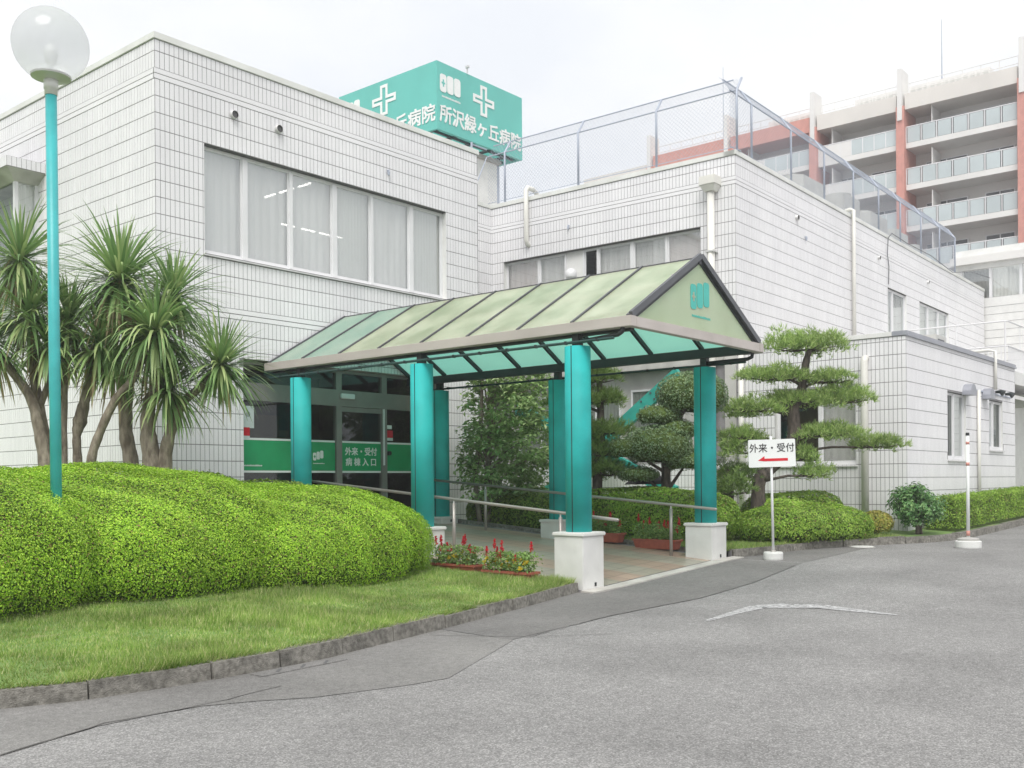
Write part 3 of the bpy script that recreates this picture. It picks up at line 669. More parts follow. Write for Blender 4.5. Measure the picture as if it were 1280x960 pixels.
def clad(fc, L, rows, holes, z0, z1, bands=(), individual=False, a_start=0.0):
    mb = MB(); rv = [MB() for h in holes]; wall_core(mb, fc, L, z0, z1, holes, rev=rv); wl = mb.build('wall', 'mortar', B)
    for q in rv: q.build('reveal', 'white_trim', wl)
    T = tile_list(fc, L, rows, holes, a_start)
    if individual:      # the tiles that show largest are single pieces
        cp = Vector((0, 0, 1.5)); full = [t for t in T if abs(t[1] - t[0] - (PITCH - GAP)) < 1e-4 and abs(t[3] - t[2] - (P_ - GAP * 1.2)) < 1e-3]
        full.sort(key=lambda t: (Vector(fc.p(t[0], (t[2] + t[3]) / 2)) - cp).length + (0 if t[2] > 2.2 else 50)); pick = full[:SPLIT]; ps = set(pick); T = [t for t in T if t not in ps]
        w_, h_ = PITCH - GAP, P_ - GAP * 1.2; m = MB(); m.hexa([(0, 0, -.004), (w_, 0, -.004), (w_, h_, -.004), (0, h_, -.004), (0, 0, THICK), (w_, 0, THICK), (w_, h_, THICK), (0, h_, THICK)])
        me = m.mesh('tile', 'tile')
        for t in pick:
            o = bpy.data.objects.new('tile', me); mt = fc.matrix(); mt.translation = Vector(fc.p(t[0], t[2], 0))
            o.matrix_basis = mt; link(o, wl)
    tile_mesh('tiles', fc, T, wl)
    for b0, b1 in bands:
        m = MB(); fc.box(m, {F2: .003, F3: .003, F6: .003}.get(fc, -.011), L, b0, b1, -.02, .011); m.build('band_course', 'tile', wl)
    return wl
W1 = clad(F1, L1, ROWS_TOP + ROWS_LOW, H1, .2, 8.86, BANDS, True)
W2 = clad(F2, L2, ROWS_TOP + ROWS_LOW, H2, .2, 8.86, BANDS)
W3 = clad(F3, L3, ROWS_TOP, [], .2, 8.86, BANDS)
W4 = clad(F4, L4, ROWS_TOP + ROWS_LOW, H4, .2, 8.86, BANDS)
W5 = clad(F5, L5, ROWS_TOP + ROWS_LOW[-6:], H5, .2, 8.86, BANDS[:2])
W6 = clad(F6, L6, ROWS_TOP + ROWS_LOW[:2], H6, .2, 8.86, BANDS[:2])
W7 = clad(F7, L7, ROWS_ANX, H7, .2, 4.41)
W8 = clad(F8, L8, ROWS_ANX, H8, .2, 4.41)
# hidden sides, flat roofs, floors between storeys
mb = MB(); mb.poly([(9, 24.2, .2), (9, 24.2, 8.86), (16.96, 24.2, 8.86), (16.96, 24.2, .2)]).poly([(16.96, 24.2, .2), (16.96, 24.2, 8.86), (16.96, 17.95, 8.86), (16.96, 17.95, .2)])
mb.poly([(20.5, 17.95, 8.86), (20.5, 17.95, .2), (20.3, 26, .2), (20.3, 26, 8.86)]).poly([(42.6, 11.36, .2), (42.6, 11.36, 8.86), (42.2, 26, 8.86), (42.2, 26, .2)]).poly([(20.3, 26, .2), (20.3, 26, 8.86), (42.2, 26, 8.86), (42.2, 26, .2)])
mb.build('rear_wall', 'plaster', B)
mb = MB(); mb.box(9.02, 16.94, 15.22, 24.1, 8.5, 8.62).box(16.97, 20.5, 17.97, 24.1, 8.45, 8.6)
mb.hexa([F5.p(.02, 8.44, -.02), F6.p(21.8, 8.44, -.02), (42.2, 26, 8.44), F5.p(15, 8.44, -.02), F5.p(.02, 8.6, -.02), F6.p(21.8, 8.6, -.02), (42.2, 26, 8.6), F5.p(15, 8.6, -.02)])
mb.box(20.83, 29.1, 7.06, 11.0, 4.2, 4.3)
mb.build('roof', 'concrete', B)
mb = MB(); mb.box(9.02, 16.94, 15.38, 24.1, 4.2, 5.2).box(9.02, 16.94, 18.6, 18.7, 5.2, 8.5).box(9.02, 16.94, 15.38, 24.1, 7.62, 7.72)
mb.build('floor_slab', 'interior', B)
# copings
def coping(fc, a0, a1, z0, z1, mat='coping', out=.03, inn=.28, name='coping'):
    m = MB(); fc.box(m, a0, a1, z0, z1, -inn, out); m.build(name, mat, B, bevel=.006)
coping(F1, -.03, L1 + .03, 8.858, 8.968); coping(F2, .282, L2, 8.859, 8.967)
coping(F3, .282, L3 - .03, 8.8585, 8.9675); coping(F4, .03, L4 - .1, 8.8575, 8.965); coping(F5, .0, L5 + .1, 8.858, 8.966); coping(F6, -.03, L6, 8.857, 8.9655)
coping(F7, .282, L7 - .02, 4.405, 4.5, 'white_trim'); coping(F8, -.03, L8 + .03, 4.404, 4.501, 'grey_hood')
m = MB(); F8.box(m, -.025, L8 + .02, 4.39, 4.43, .0, .05); m.build('coping_edge', 'grey_hood', B)

# windows: a frame mesh with panes, curtains and a sill under it
def curtain_mesh(fc, a0, a1, z0, z1, off, fold=.17, amp=.012, flat_=False):
    n = max(6, int((a1 - a0) / (fold / 6))); V = []; ph = random.random() * 6
    for i in range(n + 1):
        a = a0 + (a1 - a0) * i / n; o_ = 0 if flat_ else amp * math.sin(2 * math.pi * a / fold + ph + 1.3 * math.sin(a * 3.1 + ph))
        V.append(fc.p(a, z0, off + o_)); V.append(fc.p(a, z1, off + o_ * .7))
    return V, [(2 * i, 2 * i + 2, 2 * i + 3, 2 * i + 1) for i in range(n)]
def window(fc, hole, mull, kinds, rec=.11, sill=True, fw=.045, label=None, rail=None, mat='alu_white'):
    a0, a1, z0, z1 = hole; m = MB()
    fc.box(m, a0, a1, z1 - fw, z1 - .001, -rec - .06, -rec); fc.box(m, a0, a1, z0 + .001, z0 + fw, -rec - .06, -rec)
    fc.box(m, a0 + .001, a0 + fw * .8, z0 + fw, z1 - fw, -rec - .058, -rec); fc.box(m, a1 - fw * .8, a1 - .001, z0 + fw, z1 - fw, -rec - .058, -rec)
    for a, ww in mull: fc.box(m, a - ww / 2, a + ww / 2, z0 + fw, z1 - fw, -rec - .057, -rec + .012)
    fr = m.build('window', mat, B, label=label)
    ed = [(a0, fw * .8)] + [(a, ww / 2) for a, ww in mull] + [(a1, fw * .8)]
    for i, k in enumerate(kinds):
        p0 = ed[i][0] + ed[i][1] ; p1 = ed[i + 1][0] - ed[i + 1][1]
        s = MB(); zz0, zz1 = z0 + fw, z1 - fw
        if k == 'panel':
            fc.box(s, p0, p1, zz0, zz1, -rec - .04, -rec - .015); s.build('infill_panel', 'white_trim', fr); continue
        # thin sash round each pane
        sash = MB(); t = .028
        fc.box(sash, p0, p1, zz0, zz0 + t * 1.6, -rec - .045, -rec - .012); fc.box(sash, p0, p1, zz1 - t, zz1, -rec - .045, -rec - .012)
        fc.box(sash, p0, p0 + t, zz0 + t * 1.6, zz1 - t, -rec - .044, -rec - .013); fc.box(sash, p1 - t, p1, zz0 + t * 1.6, zz1 - t, -rec - .044, -rec - .013)
        sash.build('sash', mat, fr)
        fc.sheet(s, p0 + t, p1 - t, zz0 + t, zz1 - t, -rec - .03); s.build('pane', 'glass_dark' if k == 'dark' else 'glass', fr)
        if k in ('dark', 'clear'):
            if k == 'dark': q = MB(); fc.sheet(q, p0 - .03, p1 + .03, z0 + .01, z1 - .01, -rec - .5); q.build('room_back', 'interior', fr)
            continue
        cm = {'sheer': 'curtain', 'beige': 'curtain_beige', 'pink': 'curtain_pink', 'blind': 'curtain_beige'}[k]
        V, Q = curtain_mesh(fc, p0 - .02, p1 + .02, z0 + .02, z1 - .012, -rec - .1, .17 if k != 'blind' else .08, .012 if k != 'blind' else .003)
        np_obj('curtain', V, Q, cm, fr, smooth=True)
    if sill:
        q = MB(); q.hexa([fc.p(a0 - .03, z0 - .035, -rec - .05), fc.p(a1 + .03, z0 - .035, -rec - .05), fc.p(a1 + .03, z0 - .045, .045), fc.p(a0 - .03, z0 - .045, .045), fc.p(a0 - .03, z0 - .002, -rec - .05), fc.p(a1 + .03, z0 - .002, -rec - .05), fc.p(a1 + .03, z0 - .022, .045), fc.p(a0 - .03, z0 - .022, .045)])
        q.build('sill', 'alu', fr)
    q = MB(); fc.box(q, a0 + .002, a1 - .002, z1 - .018, z1 - .002, -rec + .004, -.006); q.build('head_shadow', 'dark_gap', fr)  # dark strip stands in for the shadow line under the window head
    return fr
window(F1, H1[0], [(1.82, .1), (2.84, .07), (3.89, .11), (4.86, .07), (5.97, .11)], ['sheer', 'sheer', 'sheer', 'blind', 'sheer', 'blind'], label='long upper window above the entrance canopy')
window(F4, H4[0], [], ['beige'])
window(F5, H5[0], [(1.84, .06), (2.8, .09), (3.8, .05), (4.23, .05), (4.79, .05), (5.65, .06)], ['pink', 'sheer', 'sheer', 'dark', 'panel', 'sheer', 'pink'], label='upper window row with a vent hood panel')
window(F6, H6[0], [(10.95, .06)], ['sheer', 'sheer'], rec=.05); window(F6, H6[1], [(14.6, .06), (15.8, .06)], ['beige', 'sheer', 'beige'], rec=.05)
window(F7, H7[0], [(1.86, .06)], ['sheer', 'dark']); window(F8, H8[0], [(3.2, .05)], ['dark', 'beige'], rec=.04); window(F8, H8[1], [(6.4, .05)], ['beige', 'dark'], rec=.04)
# extract hood on the blind panel
hd = MB(); hd.lathe((0, 0, 0), [(.13, 0), (.15, .06), (.15, .16), (.1, .24), (.02, .27)], 16)
me = hd.mesh('vent_hood', 'alu_white', True); q = Vector(F5.p(4.5, 6.62, .07)); mesh_obj('vent_hood', me, B, loc=q)
m = MB(); m.tube([F5.p(3.98, 6.55, -.1), F5.p(4.02, 6.45, .05), F5.p(4.1, 6.3, .12)], .06, 10); m.build('exhaust_duct', 'galv', B)
# fluorescent tubes in the upper room
for p, q in (((12.83, 15.95, 7.46), (12.83, 16.35, 7.46)), ((12.83, 16.5, 7.46), (12.83, 16.95, 7.46)), ((12.83, 17.1, 7.46), (12.83, 17.45, 7.46)), ((13.4, 17.65, 7.05), (13.75, 17.65, 7.05)), ((13.95, 17.66, 7.05), (14.3, 17.66, 7.05)), ((14.45, 17.67, 7.05), (15.1, 17.67, 7.05))):
    m = MB(); m.bar(p, q, .03, .03); m.build('tube_lamp', 'tube_light', B)

# ---- right wing: recessed ground floor seen below the canopy
m = MB(); F5.box(m, -.02 + .3, L5, 4.16, 4.575, -.12, .09); m.build('concrete_lintel', 'concrete', B)
m = MB(); F5.box(m, .9, 6.9, 1.9, 4.16, -.35, -.3); m.build('recess_wall', 'plaster', B)
for k in range(3):
    a = 1.5 + k * 1.75; h = (a, a + 1.45, 2.2, 3.72); m = MB()
    F5.box(m, a, a + 1.45, 3.67, 3.72, -.3, -.24); F5.box(m, a, a + 1.45, 2.2, 2.25, -.3, -.24); F5.box(m, a, a + .05, 2.25, 3.67, -.3, -.241); F5.box(m, a + 1.4, a + 1.45, 2.25, 3.67, -.3, -.241); F5.box(m, a + .7, a + .76, 2.25, 3.67, -.3, -.242)
    fr = m.build('window', 'alu_white', B); m = MB(); F5.sheet(m, a + .05, a + 1.4, 2.25, 3.67, -.26); m.build('pane', 'glass_dark', fr); V, Q = curtain_mesh(F5, a + .05, a + 1.4, 2.25, 3.67, -.285, .1, .01); np_obj('curtain', V, Q, 'curtain', fr)
# plain plinth wall between grade and the window recess is tiled; pilaster by the corner
m = MB(); F5.box(m, .0, .28, .3, 4.58, -.1, .03); m.build('pilaster', 'plaster', B)
for a in (.62, .5):
    pass

# ---- pipes, vents and fittings (parts of the building)
def pipe(pts, r, mat='pvc', name='drain_pipe', n=12): m = MB(); m.tube(pts, r, n); return m.build(name, mat, B, smooth=True)
pipe([F5.p(5.9, 8.72, -.5), F5.p(5.9, 9.14, -.35), F5.p(5.9, 9.2, -.2), F5.p(5.9, 9.2, .04), F5.p(5.9, 9.12, .1), F5.p(5.9, 7.8, .1), F5.p(5.9, 7.72, .06), F5.p(5.9, 7.68, -.02)], .065)
m = MB(); q = F5.p(.55, 8.0, .13); m.hexa([(q[0] + x * .11, q[1] + y * .11, 8.08) for x, y in ((-1, -1), (1, -1), (1, 1), (-1, 1))] + [(q[0] + x * .19, q[1] + y * .19, 8.22) for x, y in ((-1, -1), (1, -1), (1, 1), (-1, 1))])
m.hexa([(q[0] + x * .2, q[1] + y * .2, 8.221) for x, y in ((-1, -1), (1, -1), (1, 1), (-1, 1))] + [(q[0] + x * .2, q[1] + y * .2, 8.42) for x, y in ((-1, -1), (1, -1), (1, 1), (-1, 1))]); m.build('rainwater_head', 'pvc', B, bevel=.008)
pipe([F5.p(.55, 8.1, .13), F5.p(.55, .35, .13)], .085)
for k in range(4): m = MB(); F5.box(m, .44, .66, 1.6 + 1.7 * k, 1.64 + 1.7 * k, .0, .225); m.build('pipe_clip', 'alu', B)
pipe([F6.p(7.22, 9.05, -.3), F6.p(7.22, 9.1, .0), F6.p(7.22, 9.06, .09), F6.p(7.22, 4.5, .09)], .055)
pipe([F7.p(.82, 4.0, .0), F7.p(.82, 3.99, .07), F7.p(.82, 3.93, .1), F7.p(.82, .45, .1)], .075)
pipe([F7.p(3.62, 4.3, .1), F7.p(3.62, .45, .1)], .06)
pipe([F8.p(4.85, 3.6, .06), F8.p(4.85, .55, .06)], .04)
pipe([F8.p(6.3, 4.68, -.9), F8.p(6.3, 4.7, -.1), F8.p(6.3, 4.66, .06), F8.p(6.3, 3.7, .06)], .04)
def vent(fc, a, z, r=.075, ln=.07):
    m = MB(); n = Vector(fc.n); c = Vector(fc.p(a, z, 0)); m.tube([c - n * .02, c + n * ln, c + n * (ln + .004)], [r, r, r * .86], 16, caps=False); o = m.build('wall_vent', 'alu', B, smooth=True)
    m = MB(); m.tube([c + n * (ln - .03), c + n * (ln - .02)], r * .85, 16); m.build('vent_mouth', 'dark_gap', o)
vent(F1, 1.51, 8.0); vent(F1, 2.47, 8.0); vent(F6, 3.4, 8.1, .07); vent(F6, 9.5, 8.12, .06); vent(F6, 14.4, 8.12, .06)
for fc, a, z in ((F1, 5.2, 7.87), (F5, 4.6, 8.0), (F6, 3.95, 7.72)):
    m = MB(); n = Vector(fc.n); c = Vector(fc.p(a, z, 0)); m.tube([c, c + n * .05, c + n * .06 - Vector((0, 0, .05))], .018, 8); m.tube([c + n * .04 - Vector((0, 0, .03)), c + n * .05 - Vector((0, 0, .1))], [.03, .02], 8); m.build('wall_spout', 'galv', B)
# hoods and lamps above the annex windows
for a, r in ((3.95, .26), (5.5, .26)):
    m = MB(); c = Vector(F8.p(a, 3.42, .0)); V = []
    for k in range(9):
        t = R(180 * k / 8); V.append((c.x + r * .9 * math.cos(t), c.y - .0, c.z + r * 1.0 * math.sin(t)))
    m.extrude(V, F8.n * .2); m.build('vent_cowl', 'grey_hood', B)
for a in (6.5, 7.4):
    m = MB(); c = Vector(F8.p(a, 3.66, 0)); n = Vector(F8.n); m.tube([c, c + n * .12, c + n * .2 - Vector((0, 0, .05))], [.03, .05, .08], 10); m.build('spot_lamp', 'dark_steel', B)
m = MB(); F8.box(m, 3.9, 7.9, 3.58, 3.61, .012, .035); m.build('conduit', 'galv', B)
# loose cable on the drive side
def cable(fc, pts, r=.012, mat='slate_steel', name='cable'):
    m = MB(); P = []
    for i in range(len(pts) - 1):
        for k in range(6):
            t = k / 6; a = pts[i]; b = pts[i + 1]; P.append(fc.p(a[0] + (b[0] - a[0]) * t, a[1] + (b[1] - a[1]) * t, a[2] + (b[2] - a[2]) * t))
    P.append(fc.p(*pts[-1])); m.tube(P, r, 6); m.build(name, mat, B)
cable(F6, [(10.35, 7.45, .03), (10.4, 8.0, .03), (10.2, 8.35, .05), (10.25, 8.85, .06), (10.6, 9.05, .06), (12.0, 8.98, .1), (14.5, 9.02, .1), (17, 8.85, .12), (19.5, 9.25, .15), (22, 9.4, .2)])

# ---- bay window on the garden side of the left wing
m = MB(); m.box(8.28, 9.0, 19.05, 23, 7.39, 7.58); bay = m.build('bay_window', 'mortar', B, label='projecting bay window on the side wall')
T = [(8.285 + .0893 * k, 8.285 + .0893 * k + .08, 7.4, 7.575) for k in range(8)]; fb = Face((0, 19.05), (1, 0), (0, -1)); tile_mesh('tiles', fb, T, bay)
fb2 = Face((8.28, 19.05), (0, 1), (-1, 0)); tile_mesh('tiles', fb2, [(.004 + .0893 * k, .084 + .0893 * k, 7.4, 7.575) for k in range(40)], bay)
m = MB(); m.hexa([(8.55, 19.35, 7.22), (9.0, 19.35, 7.22), (9.0, 23, 7.22), (8.55, 23, 7.22), (8.28, 19.05, 7.388), (9.0, 19.05, 7.388), (9.0, 23, 7.388), (8.28, 23, 7.388)]); m.build('soffit', 'concrete', bay)
m = MB(); m.box(8.55, 8.62, 19.35, 19.42, 5.5, 7.22).box(8.94, 8.999, 19.35, 19.42, 5.5, 7.22).box(8.55, 9.0, 19.35, 19.42, 5.4, 5.5); m.build('bay_frame', 'alu_white', bay)
m = MB(); m.poly([(8.62, 19.385, 5.5), (8.94, 19.385, 5.5), (8.94, 19.385, 7.22), (8.62, 19.385, 7.22)]); m.build('pane', 'glass', bay)
m = MB(); m.poly([(8.58, 19.42, 5.5), (8.58, 23, 5.5), (8.58, 23, 7.22), (8.58, 19.42, 7.22)]); m.build('pane', 'glass_dark', bay)
V, Q = curtain_mesh(Face((8.6, 19.5), (1, 0), (0, -1)), 0, .4, 5.5, 7.22, 0, .12, .015); np_obj('curtain', V, Q, 'curtain', bay)
m = MB(); m.box(8.5, 9.0, 19.3, 23, 5.25, 5.39); m.build('sill', 'white_trim', bay)

# ---- entrance: glazed screen with automatic door
FE = Face((9.0, 15.34), (1, 0), (0, -1))
ent = MB()
E0, E1, EZ0, EZ1 = 1.69, 6.74, .69, 3.71
for z0, z1, o in ((EZ1 - .06, EZ1, .02), (3.0, 3.32, .03), (EZ0, EZ0 + .08, .02)): FE.box(ent, E0, E1, z0, z1, -.08, o)
for a, ww in ((E0 + .03, .06), (3.98, .14), (5.18, .14), (E1 - .03, .06)): FE.box(ent, a - ww / 2, a + ww / 2, EZ0 + .08, 3.0, -.075, .025); FE.box(ent, a - ww / 2, a + ww / 2, 3.32, EZ1 - .06, -.075, .024)
es = ent.build('entrance_screen', 'alu_shaded', B, label='glazed entrance screen with a green band')
panes = [(E0 + .06, 3.91), (4.05, 5.11), (5.25, E1 - .06)]
for i, (a0, a1) in enumerate(panes):
    m = MB(); FE.sheet(m, a0, a1, EZ0 + .08, 3.0, -.03); m.build('sliding_door' if i == 1 else 'pane', 'glass_dark', es)
    m = MB(); FE.sheet(m, a0, a1, 3.32, EZ1 - .06, -.03); m.build('transom_pane', 'glass_dark', es)
    m = MB(); FE.box(m, a0 + .005, a1 - .005, 1.735, 2.285, -.026, -.02); m.build('green_band', 'band_green', es)
    m = MB(); FE.box(m, a0 + .005, a1 - .005, 2.287, 2.325, -.026, -.019); m.build('white_stripe', 'print_white', es)
    m = MB(); FE.box(m, a0 + .005, a1 - .005, 1.695, 1.733, -.026, -.019); m.build('white_stripe', 'print_white', es)
m = MB(); FE.box(m, 4.05, 5.11, 2.9, 2.995, -.025, .012); m.build('door_rail', 'alu_shaded', es)
text_obj('door_lettering', '外来・受付', .17, 'print_white', es, at(FE, 4.58, 2.11, -.017), .002, .02)
text_obj('door_lettering', '病 棟 入 口', .17, 'print_white', es, at(FE, 4.58, 1.9, -.017), .002, .02)
emblem(es, FE, 3.36, 1.93, .26, .15, 'print_white', 'band_green', -.018, .14, .003)
fine_print(es, FE, 3.36, 1.865, .28, .02, 'print_white', -.018)
fine_print(es, FE, E0 + .08, 1.81, .42, .03, 'print_white', -.018)
m = MB(); FE.box(m, 4.0, 4.34, 3.15, 3.25, .032, .09); m.build('door_sensor', 'alu_white', es, bevel=.01)
m = MB(); FE.box(m, E0 + .065, E0 + .33, 2.5, 2.9, -.026, -.02); ps = m.build('poster', 'poster_paper', es)
m = MB(); c = Vector(FE.p(E0 + .2, 2.75, -.018)); m.tube([c, c + FE.n * .002], .05, 14); m.build('poster_mark', 'grey_hood', ps)
for a0, z0 in ((E0 + .065, 2.36), (5.28, 2.42)):
    m = MB(); FE.box(m, a0, a0 + .17, z0, z0 + .15, -.026, -.018); st = m.build('red_sticker', 'print_red', es)
    m = MB(); FE.box(m, a0, a0 + .17, z0 - .06, z0 - .002, -.026, -.018); m.build('sticker_foot', 'poster_paper', st)
m = MB(); FE.box(m, 5.28, 5.42, 2.6, 2.68, -.026, -.018); m.build('white_sticker', 'print_white', es)
m = MB(); FE.box(m, 5.13, 5.165, 1.85, 3.0, .027, .05); m.build('door_strip', 'alu_white', es)
m = MB(); c = Vector(FE.p(5.3, 2.1, .0)); m.tube([c - FE.n * .02, c + FE.n * .06], .045, 10); m.build('door_knob', 'print_black', es)
# lobby behind the glass
m = MB(); m.poly([(10.3, 20, .69), (16.3, 20, .69), (16.3, 20, 4.1), (10.3, 20, 4.1)]).poly([(10.3, 15.4, .69), (10.3, 20, .69), (10.3, 20, 4.1), (10.3, 15.4, 4.1)]).poly([(16.3, 15.4, .69), (16.3, 15.4, 4.1), (16.3, 20, 4.1), (16.3, 20, .69)]); m.build('lobby_wall', 'interior', B)
m = MB(); m.box(10.3, 16.3, 15.36, 20, .55, .688); m.build('lobby_floor', 'interior_floor', B)
m = MB(); m.poly([(10.3, 15.4, 4.12), (16.3, 15.4, 4.12), (16.3, 20, 4.12), (10.3, 20, 4.12)]); m.build('lobby_ceiling', 'interior', B)
m = MB(); m.box(10.7, 12.5, 16.6, 16.7, .69, 2.85); m.box(12.7, 13.2, 17.2, 17.3, .69, 2.6); m.build('lobby_screen', 'interior_wood', B)

# ------------------------------------------------------------------ entrance canopy
CX0, CX1, CYS = 11.27, 14.80, (8.27, 11.31, 14.33)
EX0, EX1, EY0, EY1, EZ, RZ, RXC = 11.20, 14.86, 7.335, 15.17, 3.66, 4.73, 13.03
K = thing('entrance_canopy', 'gabled entrance canopy with green translucent roof on six teal columns', 'canopy', (13.03, 8.2, 0))
for x in (CX0, CX1):
    for y in CYS:
        zb = min(ramp_z(max(x + dx, RX0), y + dy) for dx in (-.26, .26) for dy in (-.26, .26)) - .06
        m = MB(); n = 32; m.lathe((x, y, 0), [(.18, .80), (.18, 3.35)], n); co = m.build('column', 'teal_paint', K, smooth=True)
        for e in co.data.polygons:
            if len(e.vertices) > 4: e.use_smooth = False
        for sgn in (-1, 1):      # joint between the two half shells
            m = MB(); t = R(187 if sgn > 0 else 7); px, py = x + .1795 * math.cos(t), y + .1795 * math.sin(t); m.bar((px, py, .8), (px, py, 3.35), .012, .006, (math.cos(t), math.sin(t), 0)); m.build('shell_joint', 'dark_steel', co)
        m = MB(); m.box(x - .245, x + .245, y - .245, y + .245, zb, .745); ba = m.build('column_base', 'base_white', co, bevel=.008)
        m = MB(); m.box(x - .268, x + .268, y - .268, y + .268, .746, .80); m.build('base_cap', 'base_white', ba, bevel=.012)
        m = MB(); m.box(x + .02, x + .06, y - .252, y - .246, zb + .1, zb + .15); m.build('base_fitting', 'dark_steel', ba)
        m = MB(); m.box(x - .055, x + .055, y - .055, y + .055, 3.35, 3.56); m.build('neck_post', 'dark_steel', co)
def slope_pt(side, t, y, off=0):      # t: 0 eave, 1 ridge
    x = (EX0 + (RXC - EX0) * t) if side < 0 else (EX1 + (RXC - EX1) * t); z = EZ + (RZ - EZ) * t
    nx = -(RZ - EZ) if side < 0 else (RZ - EZ); nz_ = abs(RXC - EX0); l = math.hypot(nx, nz_); return (x + nx / l * off, y, z + nz_ / l * off)
NB = 8; bw_ = (EY1 - EY0) / NB
for side in (-1, 1):
    for k in range(NB):
        y0, y1 = EY0 + k * bw_ + .012, EY0 + (k + 1) * bw_ - .012; m = MB()
        m.hexa([slope_pt(side, .0, y0), slope_pt(side, .0, y1), slope_pt(side, .985, y1), slope_pt(side, .985, y0), slope_pt(side, 0, y0, .012), slope_pt(side, 0, y1, .012), slope_pt(side, .985, y1, .012), slope_pt(side, .985, y0, .012)])
        rp = m.build('roof_panel', 'roof_sheet_reflect' if k >= 6 else 'roof_sheet', K); rp.data.materials.append(MATS['roof_under'])
        for q in rp.data.polygons: q.material_index = 1 if q.normal.z < -.3 else 0
    for k in range(NB + 1):
        y = EY0 + k * bw_; big = k in (0,)
        wd = .075 if big else .032
        y = min(max(y, EY0 + wd / 2), EY1 - wd / 2)
        m = MB(); a, b = slope_pt(side, -.0, y, .02), slope_pt(side, .99, y, .02); m.bar(a, b, wd, .035, (0, 0, 1)); m.build('glazing_bar', 'slate_steel', K)
        m = MB(); a, b = slope_pt(side, .02, y, -.035), slope_pt(side, .985, y, -.035); m.bar(a, b, .05, .065, (0, 0, 1)); m.build('rafter', 'dark_steel', K)
    m = MB(); a, b = slope_pt(side, .5, EY0 + .06, -.07), slope_pt(side, .5, EY1, -.07); m.bar(a, b, .04, .03); m.build('purlin', 'dark_steel', K)
m = MB(); m.box(RXC - .035, RXC + .035, EY0, EY1, RZ - .09, RZ + .012); m.build('ridge_beam', 'slate_steel', K)
# eave gutters and front fascia
m = MB(); m.box(EX0 - .09, EX0 + .05, EY0 - .05, EY1, 3.525, 3.668); g1 = m.build('gutter', 'gutter', K, bevel=.008)
m = MB(); m.box(EX1 - .05, EX1 + .09, EY0 - .05, EY1, 3.525, 3.668); m.build('gutter', 'gutter', K, bevel=.008)
m = MB(); m.box(EX0 + .051, EX1 - .051, EY0 - .048, EY0 + .06, 3.527, 3.664); m.build('fascia', 'gutter', K, bevel=.006)
for x in (CX0, CX1): m = MB(); xi = x + .07 * (1 if x < 13 else -1); m.box(xi - .05, xi + .05, EY0 + .08, EY1, 3.5, 3.64); m.build('eave_beam', 'dark_steel', K)
for sx, x in ((-1, EX0 - .05), (1, EX1 + .05)):
    m = MB(); m.tube([(x, EY0 + .25, 3.40), (x, EY1 - .1, 3.40)], .02, 8); cd = m.build('conduit', 'dark_green', K)
    for k in range(14): m = MB(); y = EY0 + .5 + k * .53; m.box(x - .024, x + .024, y, y + .03, 3.378, 3.423); m.build('conduit_clip', 'dark_steel', cd)
    m = MB(); m.tube([(x + (-sx) * .02, EY0 + .12, 3.53), (x - sx * .02, EY0 + .13, 3.47), (x - sx * .03, EY0 + .2, 3.44), (CX0 if sx < 0 else CX1, CYS[0] - .06, 3.42)], .03, 10); m.build('gutter_outlet', 'dark_steel', K, smooth=True)
# gable sheet with emblem
FG = Face((EX0, EY0 + .03), (1, 0), (0, -1)); m = MB(); GW = EX1 - EX0
m.extrude([FG.p(.06, EZ + .01), FG.p(GW - .06, EZ + .01), FG.p(GW / 2, RZ - .02)], (0, .012, 0)); gs = m.build('gable_panel', 'gable_sheet', K)
emblem(gs, FG, 1.58, 3.97, .56, .36, 'teal_logo', 'gable_sheet', .003, .1, .004)
fine_print(gs, FG, 1.62, 3.86, .52, .035, 'teal_logo', .003)
for sgn in (-1, 1):
    m = MB(); a, b = (slope_pt(sgn, 0, EY0 - .005, .03), slope_pt(sgn, 1.0, EY0 - .005, .03)); m.bar(a, b, .05, .085, (0, 0, 1)); m.build('verge_bar', 'slate_steel', K)
m = MB(); m.bar(FG.p(.6, 4.02, -.07), FG.p(GW - .6, 4.02, -.07), .03, .03); m.bar(FG.p(1.2, 4.4, -.07), FG.p(GW - 1.2, 4.4, -.07), .03, .03); m.build('gable_rail', 'alu', K)

# handrails along the ramp
def handrail(x, y0, y1, posts, z0, z1, label):
    h = thing('handrail', label, 'handrail', (x, posts[0], ramp_z(x, posts[0])), 'handrails along the ramp')
    f = lambda y: z0 + (z1 - z0) * (y - y0) / (y1 - y0)
    m = MB(); m.tube([(x, y0, f(y0)), (x, y0 + .02, f(y0)), (x, y1, f(y1))], [.016, .024, .024], 12); m.build('rail_tube', 'rail', h, smooth=True)
    for y in posts:
        m = MB(); m.tube([(x, y, ramp_z(x, y) - .02), (x, y, f(y) - .07)], .028, 12); p = m.build('post', 'rail', h, smooth=True)
        m = MB(); m.tube([(x, y, f(y) - .07), (x, y, f(y) - .02)], .012, 8); m.build('bracket', 'alu', p)
handrail(11.55, 7.8, 14.6, (8.8, 10.9, 13.2), .96, 1.55, 'beige tube handrail on the hedge side of the ramp')
handrail(14.5, 7.9, 14.6, (8.75, 10.8, 12.85, 14.4), 1.03, 1.57, 'beige tube handrail on the tree side of the ramp')

